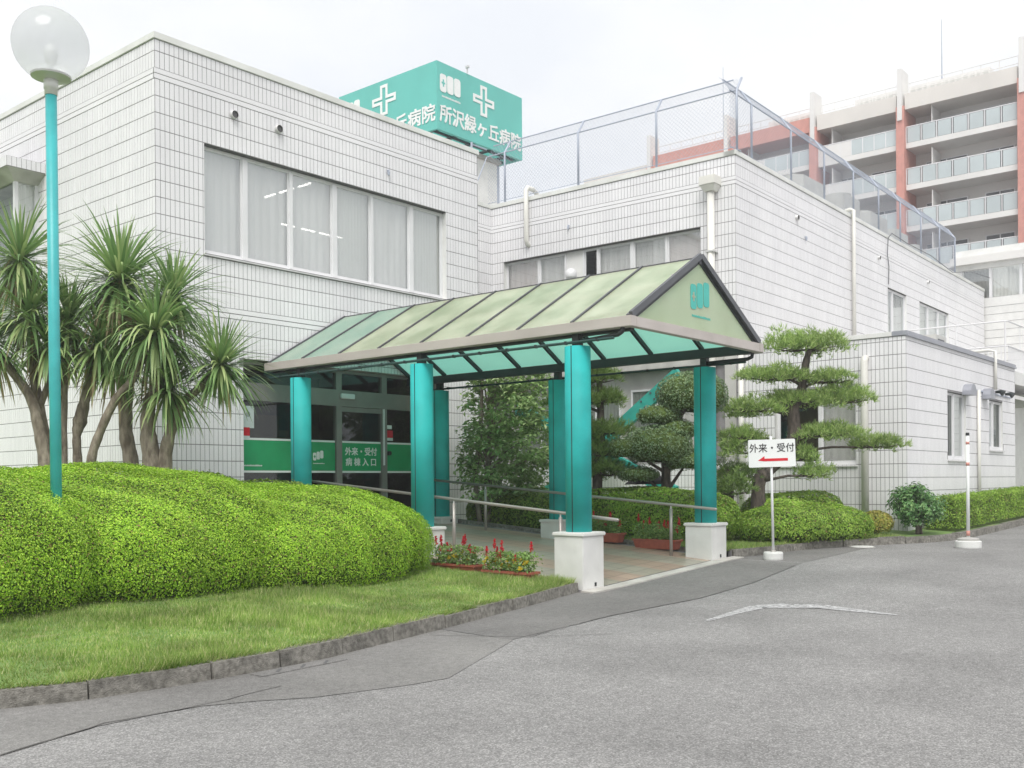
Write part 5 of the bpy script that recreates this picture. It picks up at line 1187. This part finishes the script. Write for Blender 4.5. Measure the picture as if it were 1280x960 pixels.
tree_trunk([(7.78, 12.97, .6), (7.78, 12.97, 1.65), (7.83, 12.91, 2.18), (7.95, 12.77, 2.63), (8.11, 12.57, 2.86), (8.3, 12.35, 3.15)], [.14, .11, .08, .065, .055, .045], 'bark', Y4)
yucca_head((8.15, 13.3, 4.25), (.25, -.1, 1), 120, .66, Y4, 16, 1.0, 8)
yucca_head((7.57, 13.9, 3.3), (-.1, -.2, .9), 100, .64, Y4, 14, 1.3, 9)
yucca_head((8.3, 12.35, 3.18), (.35, -.25, .9), 150, .66, Y4, 10, .9, 10)
yucca_head((7.82, 12.9, 2.85), (.1, -.5, .6), 110, .66, Y4, 12, 1.6, 11)

# ------------------------------------------------------------------ pines with clipped needle pads
def pad_needles(c, rx, ry, rz, n, rot=0., ln=(.07, .13), per=7, seed=0):
    rg = np.random.default_rng(seed); u = rg.random(n) * 6.2832; rr = np.sqrt(rg.random(n)); edge = 1 + .16 * np.sin(u * 3 + seed) + .1 * np.sin(u * 7 + seed * 2)
    x = np.cos(u) * rr * edge; y = np.sin(u) * rr * edge; top = np.sqrt(np.maximum(0, 1 - np.minimum(1, rr) ** 2)); z = top * (rg.uniform(.25, 1, n)) + .18 * np.sin(x * 5 + seed) * np.cos(y * 4) - .12 * (rg.random(n) < .2)
    P = np.c_[x * rx, y * ry, z * rz]; cr_, sr = math.cos(rot), math.sin(rot); P = P @ np.array([[cr_, sr, 0], [-sr, cr_, 0], [0, 0, 1]]) + np.array(c)
    out = np.c_[x * .9, y * .9, .75 + .5 * top]; out = out @ np.array([[cr_, sr, 0], [-sr, cr_, 0], [0, 0, 1]]); out /= np.linalg.norm(out, axis=1)[:, None]
    P = np.repeat(P, per, 0); D = np.repeat(out, per, 0) + rg.normal(0, .55, (n * per, 3)); D /= np.linalg.norm(D, axis=1)[:, None]
    L_ = rg.uniform(*ln, n * per)[:, None]; s = np.cross(D, rg.normal(size=D.shape)); s /= np.linalg.norm(s, axis=1)[:, None]; wd = .0062
    V = np.stack([P - s * wd, P + s * wd, P + D * L_ + s * .0015, P + D * L_ - s * .0015], 1).reshape(-1, 3); return V, np.arange(len(V)).reshape(-1, 4)
def pad_twigs(m, root, c, rx, ry, rot, seed):
    rg = np.random.default_rng(seed); root = Vector(root); c = Vector(c)
    m.tube([root, root + (c - root) * .5 + Vector((0, 0, .05)), c + Vector((0, 0, -.02))], [.035, .026, .018], 6)
    for k in range(9):
        t = k * .7 + rg.random(); x, y = math.cos(t) * rx * .75, math.sin(t) * ry * .75; e = c + Vector((x * math.cos(rot) - y * math.sin(rot), x * math.sin(rot) + y * math.cos(rot), .02))
        m.tube([c + (root - c) * .15 * rg.random(), c + (e - c) * .5 - Vector((0, 0, .03)), e], [.014, .011, .006], 5)
def pine(label, base, trunk, rad, pads, mat, dens, rot, seed, root_of, bark='bark_dark'):
    t = thing('pine_tree', label, 'tree', base, 'clipped garden pines')
    tree_trunk(trunk, rad, bark, t)
    for i, (c, rx, ry, rz) in enumerate(pads):
        rg = np.random.default_rng(seed + i); VV = []; nb = 0
        for k in range(7):      # each pad is a clump of smaller domes
            u = k * 2.4 + rg.random(); q = (0 if k == 0 else .62) * (.7 + .5 * rg.random()); ox, oy = math.cos(u) * rx * q, math.sin(u) * ry * q; f = .75 if k == 0 else .5
            cc = (c[0] + ox * math.cos(rot) - oy * math.sin(rot), c[1] + ox * math.sin(rot) + oy * math.cos(rot), c[2] + rg.normal(0, .04) - .05 * (k > 0))
            V, Q = pad_needles(cc, rx * f, ry * f, rz * 1.5 * (.7 + .5 * rg.random()), int(dens * rx * ry * 4 * f * f * .75), rot, seed=seed * 7 + i * 10 + k); VV.append(V)
        V = np.concatenate(VV); Q = np.arange(len(V)).reshape(-1, 4); np_obj('needle_pad', V, Q, mat, t, kind='stuff')
        m = MB(); pad_twigs(m, root_of(c), c, rx, ry, rot, seed + i); m.build('branch', bark, t, smooth=True)
TRK = [(17.82, 8.79, .4), (17.80, 8.81, 1.39), (17.9, 8.69, 1.64), (18.17, 8.37, 2.07), (18.25, 8.28, 2.4), (18.24, 8.29, 2.83), (18.33, 8.18, 3.17), (18.40, 8.11, 3.7), (18.45, 8.05, 3.98)]
def root_main(c):
    z = c[2] - .12; zs = [p[2] for p in TRK]; return tuple(np.interp(z, zs, [p[k] for p in TRK]) for k in range(3))
VR = math.atan2(-.766, .643)      # pads stretched across the view of the drive
pine('clipped garden pine with cloud-like needle pads in front of the annex', (17.82, 8.79, .4), TRK, [.17, .13, .13, .12, .13, .11, .09, .07, .05],
     [((18.43, 8.07, 3.98), .80, .6, .26), ((18.02, 8.5, 3.42), .68, .55, .17), ((18.7, 7.75, 3.36), .5, .45, .15), ((17.72, 8.86, 2.82), .62, .5, .16), ((18.32, 8.19, 2.95), .6, .5, .2), ((18.86, 7.58, 2.98), .62, .5, .19),
      ((18.68, 7.75, 2.34), .72, .5, .2), ((19.28, 7.05, 2.12), .48, .4, .15), ((17.68, 8.96, 2.02), .5, .45, .3), ((18.37, 8.14, 1.9), .28, .3, .2), ((18.5, 7.98, 1.58), .38, .3, .16), ((17.55, 9.05, 2.3), .4, .35, .15)], 'needle', 330, VR, 100, root_main)
TR2 = [(17.55, 9.35, .4), (17.55, 9.35, 1.2), (17.6, 9.3, 1.7)]
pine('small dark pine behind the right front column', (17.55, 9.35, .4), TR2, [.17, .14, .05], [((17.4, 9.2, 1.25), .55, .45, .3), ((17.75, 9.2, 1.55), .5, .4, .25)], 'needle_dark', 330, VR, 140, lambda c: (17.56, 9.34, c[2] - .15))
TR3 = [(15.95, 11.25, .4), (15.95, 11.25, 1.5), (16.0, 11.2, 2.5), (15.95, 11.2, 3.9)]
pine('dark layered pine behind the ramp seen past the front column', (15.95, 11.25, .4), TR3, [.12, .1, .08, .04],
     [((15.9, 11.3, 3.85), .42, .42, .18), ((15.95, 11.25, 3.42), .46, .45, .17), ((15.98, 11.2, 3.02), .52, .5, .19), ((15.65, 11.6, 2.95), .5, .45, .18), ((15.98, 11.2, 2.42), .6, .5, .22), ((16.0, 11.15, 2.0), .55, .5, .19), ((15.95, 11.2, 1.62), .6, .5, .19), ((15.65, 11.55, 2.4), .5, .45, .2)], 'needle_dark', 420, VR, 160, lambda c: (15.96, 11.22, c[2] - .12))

# cloud-pruned holly with leafy balls
HO = thing('cloud_pruned_tree', 'grey-green tree clipped into rounded leafy balls behind the ramp', 'tree', (16.6, 10.05, .4))
tree_trunk([(16.58, 10.1, .35), (16.58, 10.1, 1.8), (16.62, 10.05, 2.2), (16.75, 9.9, 2.7), (16.85, 9.78, 3.05)], [.11, .09, .075, .06, .05], 'bark_dark', HO)
for i, (c, rx, ry, rz) in enumerate((((16.9, 9.72, 3.12), .68, .64, .46), ((16.52, 10.22, 2.72), .42, .4, .2), ((16.48, 10.2, 2.15), .68, .62, .44), ((16.1, 10.65, 2.1), .36, .36, .2), ((16.25, 10.5, 1.62), .46, .4, .17), ((16.85, 9.8, 1.85), .5, .42, .24), ((16.7, 9.95, 2.45), .4, .4, .22))):
    n = int(5200 * (rx * ry + rx * rz)); p, nr = dome(c, (rx, ry, rz), c[2], n, i + 20., 2.2, lum=.05, low=-.75); p = p - nr * (RNG.random(n) ** 2 * .09)[:, None]
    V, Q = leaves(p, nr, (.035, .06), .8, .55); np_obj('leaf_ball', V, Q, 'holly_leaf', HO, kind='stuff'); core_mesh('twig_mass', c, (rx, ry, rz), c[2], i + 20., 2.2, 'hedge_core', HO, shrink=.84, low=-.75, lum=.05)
    m = MB(); m.tube([(16.6, 10.05, max(1.2, c[2] - .5)), c], [.04, .02], 6); m.build('branch', 'bark_dark', HO)

# broad-leaved tree by the end of the ramp
BT = thing('broadleaf_tree', 'bushy broad-leaved tree between the rear columns', 'tree', (15.7, 13.9, .5))
tree_trunk([(15.7, 13.85, .4), (15.68, 13.85, 1.4), (15.72, 13.8, 2.4), (15.8, 13.75, 4.2)], [.08, .07, .06, .03], 'bark', BT)
tree_trunk([(15.62, 13.95, .4), (15.5, 14.0, 1.5), (15.55, 13.9, 2.6), (15.5, 13.8, 3.8)], [.06, .05, .045, .02], 'bark', BT)
pts = []; nrs = []
for k in range(320):
    u = RNG.random() * 6.283; zz = RNG.random(); r = (1.05 - .35 * abs(zz - .35)) * math.sqrt(RNG.random()); cx, cy, cz = 16.0 + r * math.cos(u) * 1.05, 13.6 + r * math.sin(u) * .95, 1.15 + 2.9 * zz
    n = 34; d = rand_unit(n); q = np.array([cx, cy, cz]) + d * np.array([.24, .24, .17]) * (RNG.random(n) ** .4)[:, None]; pts.append(q); nn = d * .5; nn[:, 2] += .8; nrs.append(nn)
    if k % 7 == 0: m = MB(); m.tube([(15.72, 13.83, max(.9, cz - .7)), (cx * .5 + 7.86, cy * .5 + 6.9, cz - .2), (cx, cy, cz)], [.022, .014, .006], 5); m.build('branch', 'bark', BT)
pts = np.concatenate(pts); nrs = np.concatenate(nrs); V, Q = leaves(pts, nrs, (.08, .15), .55, .5); np_obj('crown', V, Q, 'tree_leaf', BT, kind='stuff')

# hedges right of the ramp
hedge('clipped_hedge', 'rounded yellow-green hedge beside the ramp, behind the flower troughs', 'hedge', (16.25, 10.5), (.72, 1.9, .52), .8, 4200, 8.0, 'hedge_leaf_mid', (.035, .06), e=3, ground=.45, low=-.6)
hedge('clipped_hedge', 'low hedge below the broad-leaved tree with shade in its leaf colour', 'hedge', (16.3, 13.2), (.7, 1.5, .5), .8, 2200, 9.0, 'hedge_leaf_dark', (.035, .06), e=3, ground=.45, low=-.6)  # shadowed stretch of hedge; the shade is put into the darker leaf colour
hedge('clipped_hedge', 'long rounded hedge at the foot of the clipped pine', 'hedge', (18.05, 7.98), (1.5, .7, .38), .62, 5200, 11.0, 'hedge_leaf_mid', (.028, .048), e=2.6, rot=R(-24), ground=.4, low=-.6)
hedge('clipped_hedge', 'smaller hedge behind, under the pine trunk', 'hedge', (18.75, 8.55), (1.0, .7, .42), .82, 3600, 12.0, 'hedge_leaf_mid', (.035, .06), e=2.6, rot=R(-20), ground=.45, low=-.6)
RS = thing('round_shrub', 'dark glossy rounded shrub at the annex corner', 'shrub', (20.3, 6.68, .4))
pts = []; nrs = []
for k in range(110):
    d = rand_unit(1)[0]; d[2] = d[2] * .9 + .15; rr_ = RNG.random() ** .35; cc = np.array([20.3, 6.68, .93]) + d * np.array([.58, .5, .44]) * rr_
    n = 34; q = rand_unit(n); pts.append(cc + q * .13 * (RNG.random(n) ** .4)[:, None]); nn = q * .6 + d * .4; nn[:, 2] += .5; nrs.append(nn)
    if k % 6 == 0: m = MB(); m.tube([(20.3, 6.68, .6), (20.3 + d[0] * .2, 6.68 + d[1] * .2, .8), tuple(cc)], [.02, .014, .006], 5); m.build('branch', 'bark_dark', RS)
V, Q = leaves(np.concatenate(pts), np.concatenate(nrs), (.06, .1), .5, .5); np_obj('foliage', V, Q, 'shrub_leaf', RS, kind='stuff')
for k in range(4): m = MB(); m.tube([(20.3 + .03 * k, 6.68 - .02 * k, .36), (20.26 + .05 * k, 6.66, .7), (20.15 + .1 * k, 6.62 + .04 * k, 1.0)], [.03, .025, .012], 6); m.build('stem', 'bark_dark', RS)
hedge('small_shrub', 'small yellow-green shrub below the annex drain pipe', 'shrub', (19.62, 7.2), (.3, .28, .25), .62, 3000, 14.0, 'yellow_leaf', (.04, .07), e=2.1, lum=.08, ground=.4, low=-.6)
def box_hedge(label, x0, x1, y0, y1, zf, hgt, dens, mat):
    h = thing('box_hedge', label, 'hedge', (x0, y0, zf(x0)))
    P = []; Nn = []
    def face(n, f, nr):
        a, b = RNG.random(n), RNG.random(n); q = f(a, b); P.append(q); Nn.append(np.tile(np.array(nr, float), (n, 1)))
    L_ = x1 - x0; g = np.vectorize(zf)
    edge = lambda y, t: y
    face(int(L_ * hgt * dens), lambda a, b: np.c_[x0 + L_ * a, np.full_like(a, y0) + .06 * np.maximum(0, b - .8) * 5 * .5, g(x0 + L_ * a) + .1 + (hgt - .1) * b], (0, -1, .1))
    face(int(L_ * (y1 - y0) * dens), lambda a, b: np.c_[x0 + L_ * a, y0 + (y1 - y0) * b, g(x0 + L_ * a) + hgt - .03 * np.abs(b - .5) ** 2 * 8], (0, 0, 1))
    face(int((y1 - y0) * hgt * dens), lambda a, b: np.c_[np.full_like(a, x0), y0 + (y1 - y0) * a, g(np.full_like(a, x0)) + .1 + (hgt - .1) * b], (-1, 0, .1))
    P = np.concatenate(P); Nn = np.concatenate(Nn); P += Nn * (lump(P, 4.5, 2.) * .035 + RNG.normal(-.01, .025, len(P)))[:, None]
    V, Q = leaves(P, Nn + np.array([0, 0, .3]), (.03, .055), .75, .5); np_obj('foliage', V, Q, mat, h, kind='stuff')
    V = []; Q = []; n = 30
    for i in range(n + 1):
        x = x0 + .04 + (L_ - .08) * i / n; V += [(x, y0 + .05, zf(x)), (x, y0 + .05, zf(x) + hgt - .06), (x, y1 - .03, zf(x) + hgt - .06), (x, y1 - .03, zf(x))]
        if i: b = 4 * i; Q += [(b - 4 + k, b + k, b + k + 1, b - 3 + k) for k in range(3)]
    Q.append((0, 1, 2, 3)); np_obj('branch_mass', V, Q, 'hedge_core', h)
box_hedge('long box-cut hedge along the annex drive side', 21.35, 44, 6.22, 6.88, lambda x: gz(x) + .1, .72, 1700, 'hedge_leaf_mid')

# ------------------------------------------------------------------ flower troughs
def trough(label, c, ang, z, yellow, seed):
    t = thing('flower_trough', label, 'planter', (c[0], c[1], z), 'terracotta flower troughs')
    ca_, sa_ = math.cos(ang), math.sin(ang); X = lambda u, v, w_: (c[0] + u * ca_ - v * sa_, c[1] + u * sa_ + v * ca_, z + w_)
    l, wd, h = .42, .115, .17; m = MB()
    m.hexa([X(-l * .92, -wd * .8, 0), X(l * .92, -wd * .8, 0), X(l * .92, wd * .8, 0), X(-l * .92, wd * .8, 0), X(-l, -wd, h - .03), X(l, -wd, h - .03), X(l, wd, h - .03), X(-l, wd, h - .03)]); m.build('trough_body', 'terracotta', t, bevel=.008)
    m = MB(); o = .014
    for a, b in (((-l - o, -wd - o), (l + o, -wd + .006)), ((-l - o, wd - .006), (l + o, wd + o)), ((-l - o, -wd + .007), (-l + .006, wd - .007)), ((l - .006, -wd + .007), (l + o, wd - .007))):
        m.hexa([X(a[0], a[1], h - .032), X(b[0], a[1], h - .032), X(b[0], b[1], h - .032), X(a[0], b[1], h - .032), X(a[0], a[1], h), X(b[0], a[1], h), X(b[0], b[1], h), X(a[0], b[1], h)])
    m.build('rim', 'terracotta', t)
    m = MB(); m.poly([X(-l + .01, -wd + .01, h - .025), X(l - .01, -wd + .01, h - .025), X(l - .01, wd - .01, h - .025), X(-l + .01, wd - .01, h - .025)]); m.build('soil', 'soil', t)
    rg = np.random.default_rng(seed); n = 1000
    u, v, w_ = rg.uniform(-l, l, n), rg.normal(0, wd * .8, n), h + rg.random(n) ** 1.2 * .26; P = np.array([X(*q) for q in zip(u, v, w_)]); V, Q = leaves(P, np.tile((0, 0, 1.), (n, 1)), (.035, .07), .9, .55); np_obj('leaves', V, Q, 'flower_leaf', t, kind='stuff')
    for k in range(9):
        fu, fv, fh = rg.uniform(-l, l), rg.normal(0, wd * .5), h + rg.uniform(.15, .36); m = MB(); m.tube([X(fu, fv, h - .03), X(fu, fv, fh)], .004, 4); st = m.build('stem', 'flower_leaf', t)
        n = 60; hh = rg.random(n); P = np.array([X(fu + a, fv + b, fh - .05 + q * .13) for a, b, q in zip(rg.normal(0, .013, n) * (1.2 - hh), rg.normal(0, .013, n) * (1.2 - hh), hh)]); V, Q = leaves(P, rg.normal(size=(n, 3)), (.024, .042), .5, .65); np_obj('flower_spike', V, Q, 'petal_red', st)
    for k in range(yellow):
        fu, fv, fh = rg.uniform(-l, l), rg.normal(-.02, wd * .6), h + rg.uniform(.04, .17); n = 14; P = np.array([X(fu, fv, fh)] * n) + rg.normal(0, .012, (n, 3)); V, Q = leaves(P, rg.normal(size=(n, 3)), (.03, .045), .4, .8); np_obj('yellow_flower', V, Q, 'petal_yellow', t)
trough('trough of red and yellow flowers on the lawn beside the hedge', (10.72, 10.05), R(91), lawn_z(10.72, 10.05) - .09, 14, 1)
trough('trough of red and yellow flowers on the lawn nearest the front column', (10.72, 9.05), R(90), lawn_z(10.72, 9.05) - .09, 30, 2)
trough('trough of red flowers further along the tree side of the ramp', (14.95, 10.45), R(90), ramp_z(14.95, 10.45) + .01, 0, 3)
trough('trough of red flowers beside the right front column', (14.95, 9.3), R(90), ramp_z(14.95, 9.3) + .01, 0, 4)

# ------------------------------------------------------------------ street lamp
LX, LY = 4.88, 10.2
SL = thing('street_lamp', 'teal lamp post with a clear round globe rising from the hedge', 'lamp', (LX, LY, .25))
m = MB(); m.tube([(LX + .02, LY - .02, .2), (LX, LY, 5.52)], .055, 20); m.build('pole', 'teal_pole', SL, smooth=True)
m = MB(); m.lathe((LX, LY, 5.47), [(.062, 0), (.062, .06), (.07, .062), (.07, .15)], 20); m.build('collar', 'coping', SL, smooth=True)
m = MB(); m.lathe((LX, LY, 5.62), [(.07, 0), (.19, .03), (.195, .05), (.05, .055)], 28); m.build('globe_seat', 'alu', SL)
GRAD = .37; prof = []
for k in range(17): t = R(-58 + 148 * k / 16); prof.append((max(.004, GRAD * math.cos(t)), GRAD * math.sin(t)))
m = MB(); m.lathe((LX, LY, 5.98), prof, 32); m.build('globe', 'globe', SL, smooth=True)
m = MB(); m.lathe((LX, LY, 5.675), [(.03, 0), (.03, .1), (.055, .14), (.07, .22), (.05, .29), (.012, .32)], 16); m.build('bulb', 'print_white', SL, smooth=True)

# ------------------------------------------------------------------ direction sign on its stand
SG = thing('direction_sign', 'white reception sign with red arrow on a pole with round base', 'sign', (15.2, 7.27, .2))
sx, sy = 15.2, 7.27; gz0 = gz(sx) + .0; tv = Vector((.643 + .08, -.766 + .08, 0)).normalized(); nv = Vector((tv.y, -tv.x, 0))
if nv.dot(Vector((-sx, -sy, 0))) < 0: nv = -nv
FS = Face((sx, sy), (tv.x, tv.y), (nv.x, nv.y))
m = MB(); m.lathe((sx, sy, gz0), [(.15, 0), (.155, .02), (.155, .11), (.145, .13)], 24); sb = m.build('sign_base', 'base_white', SG, smooth=False)
m = MB(); m.lathe((sx, sy, gz0 + .13), [(.05, 0), (.035, .03)], 12); m.build('socket', 'rail', sb)
m = MB(); m.tube([(sx, sy, gz0 + .13), (sx - .03 * tv.x, sy - .03 * tv.y, 2.2)], .021, 12); m.build('pole', 'alu_white', SG, smooth=True)
ptilt = Matrix.Rotation(R(1.6), 4, nv)
def plate_pt(a, z): q = ptilt @ (tv * a + Vector((0, 0, z))); return Vector((sx - .025 * tv.x, sy - .025 * tv.y, 1.925)) + nv * .03 + q
pts = []
for cx, cz, t0 in ((.37, .2, 0), (-.37, .2, 90), (-.37, -.2, 180), (.37, -.2, 270)):
    for j in range(4): t = R(t0 + 30 * j); pts.append(plate_pt(cx + .022 * math.cos(t), cz + .022 * math.sin(t)))
m = MB(); m.extrude(pts, nv * .012); pl = m.build('sign_plate', 'print_white', SG)
mt = Matrix.Identity(4); up = (ptilt @ Vector((0, 0, 1))); rt = (ptilt @ tv)
for i in range(3): mt[i][0] = rt[i]; mt[i][1] = up[i]; mt[i][2] = nv[i]
mt.translation = plate_pt(0, .075) + nv * .0145
text_obj('sign_lettering', '外来・受付', .152, 'print_black', pl, mt, .001, .006)
m = MB(); arrow_pts = [(-.24, -.115), (-.13, -.045), (-.13, -.085), (.26, -.085), (.26, -.128), (-.13, -.128)]; m.extrude([plate_pt(a, z) + nv * .0135 for a, z in arrow_pts], nv * .002); m.build('red_arrow', 'print_red', pl)
# barrier pole
BP = thing('barrier_pole', 'white pole with peeling red bands and black cap on a round base', 'pole', (19.04, 5.37, .26))
bx, by = 19.04, 5.37; bz = gz(bx)
m = MB(); m.lathe((bx, by, bz), [(.215, 0), (.22, .02), (.22, .12), (.20, .13)], 28); b_ = m.build('pole_base', 'base_white', BP)
m = MB(); m.lathe((bx, by, bz + .131), [(.18, 0), (.18, .04), (.05, .06)], 24); m.build('ballast_ring', 'concrete', b_)
m = MB(); m.tube([(bx, by, bz + .18), (bx, by, 2.26)], .03, 14); m.build('pole', 'print_white', BP, smooth=True)
for z0, z1 in ((.47, .56), (1.72, 1.78), (2.1, 2.15)): m = MB(); m.tube([(bx, by, z0), (bx, by, z1)], .0315, 14); m.build('red_band', 'red_brown', BP, smooth=True)
m = MB(); m.tube([(bx, by, 2.26), (bx, by, 2.31)], [.034, .03], 14); m.build('cap', 'print_black', BP)
m = MB(); mcx, mcy = 19.35, 7.5; mcx, mcy = 18.35, 7.02; m.lathe((mcx, mcy, gz(mcx) + .0), [(.2, .004), (.2, .016), (.18, .02)], 28); m.build('manhole_cover', 'base_white', label='round white access cover set in the asphalt near the kerb', cat='cover')
m = MB(); m.lathe((mcx, mcy, gz(mcx)), [(.23, .002), (.23, .008), (.205, .008)], 28); m.build('manhole_rim', 'concrete', bpy.data.objects['manhole_cover'])

# ------------------------------------------------------------------ drain grating at the kerb
DG = thing('drain_grate', 'narrow drain inlet slots at the foot of the left kerb', 'drain', (5.0, 6.66, 0))
m = MB(); m.hexa([(4.72, 6.5, .003), (5.62, 6.55, .003), (5.62, 6.7, .003), (4.72, 6.66, .003), (4.72, 6.5, .012), (5.62, 6.55, .012), (5.62, 6.7, .012), (4.72, 6.66, .012)]); m.build('cover', 'asphalt_grey', DG)
for k in range(3): m = MB(); x = 4.9 + k * .24; m.bar((x, 6.55, .0125), (x + .1, 6.64, .0125), .025, .004); m.build('slot', 'dark_gap', DG)

# ------------------------------------------------------------------ green steel brace and umbrella behind the trees
BR = thing('steel_brace', 'teal steel X-shaped brace across the ground-floor wall behind the trees', 'brace', (20.0, 12.0, .5))
def brace(y0, z0, y1, z1, x=20.15):
    a, b = Vector((x, y0, z0)), Vector((x, y1, z1)); m = MB(); m.bar(a, b, .14, .3, Vector((0, 0, 1))); o = m.build('diagonal', 'teal_brace', BR); d = (b - a).normalized(); u = d.cross(Vector((1, 0, 0))).normalized()
    for t in (.1, .16, .22, .78, .84, .9):
        for s in (-.09, .09):
            c = a + (b - a) * t + u * s; m = MB(); m.tube([c + Vector((-.07, 0, 0)), c + Vector((-.095, 0, 0))], .025, 6); m.build('bolt', 'slate_steel', o)
brace(11.9, 3.95, 16.2, .9); brace(11.95, 1.22, 16.6, 3.35, 20.0)
UM = thing('umbrella', 'open black umbrella standing behind the inner hedge', 'umbrella', (16.9, 10.9, .45))
m = MB(); ux, uy, uz = 17.0, 10.75, 1.42; n = 8; V = []
for i in range(4):
    r, z = ((.0, .2), (.22, .165), (.42, .07), (.5, 0.))[i]
    for k in range(16): t = 2 * math.pi * k / 16; rr = r * (1 if k % 2 == 0 else .95); V.append((ux + rr * math.cos(t), uy + rr * math.sin(t), uz + z - (.0 if k % 2 == 0 else -.01)))
m.v = V; m.f = [(i * 16 + k, i * 16 + (k + 1) % 16, (i + 1) * 16 + (k + 1) % 16, (i + 1) * 16 + k) for i in range(3) for k in range(16)]; m.build('canopy', 'umbrella_black', UM)
m = MB(); m.tube([(ux, uy, .5), (ux, uy, uz + .26)], .01, 8); m.build('shaft', 'alu', UM)
for k in range(8): m = MB(); t = 2 * math.pi * k / 8; m.tube([(ux, uy, uz + .12), (ux + .48 * math.cos(t), uy + .48 * math.sin(t), uz - .005)], .004, 4); m.build('rib', 'alu', UM)

# ------------------------------------------------------------------ the damp summer air: one even pale haze round the whole place
m = MB(); m.box(-170, 250, -170, 250, -1.2, 37)
hz = m.build('haze', 'galv', kind='stuff', label='thin even pale haze in the air over the whole place', cat='haze')
hm, ht, HN, HL = new_mat('haze'); ho = HN.new('ShaderNodeOutputMaterial'); hv = HN.new('ShaderNodeVolumePrincipled')
hv.inputs['Color'].default_value = (.97, .98, 1, 1); hv.inputs['Density'].default_value = .0019; hv.inputs['Anisotropy'].default_value = .2
HL.new(hv.outputs[0], ho.inputs['Volume']); hz.data.materials.clear(); hz.data.materials.append(hm)
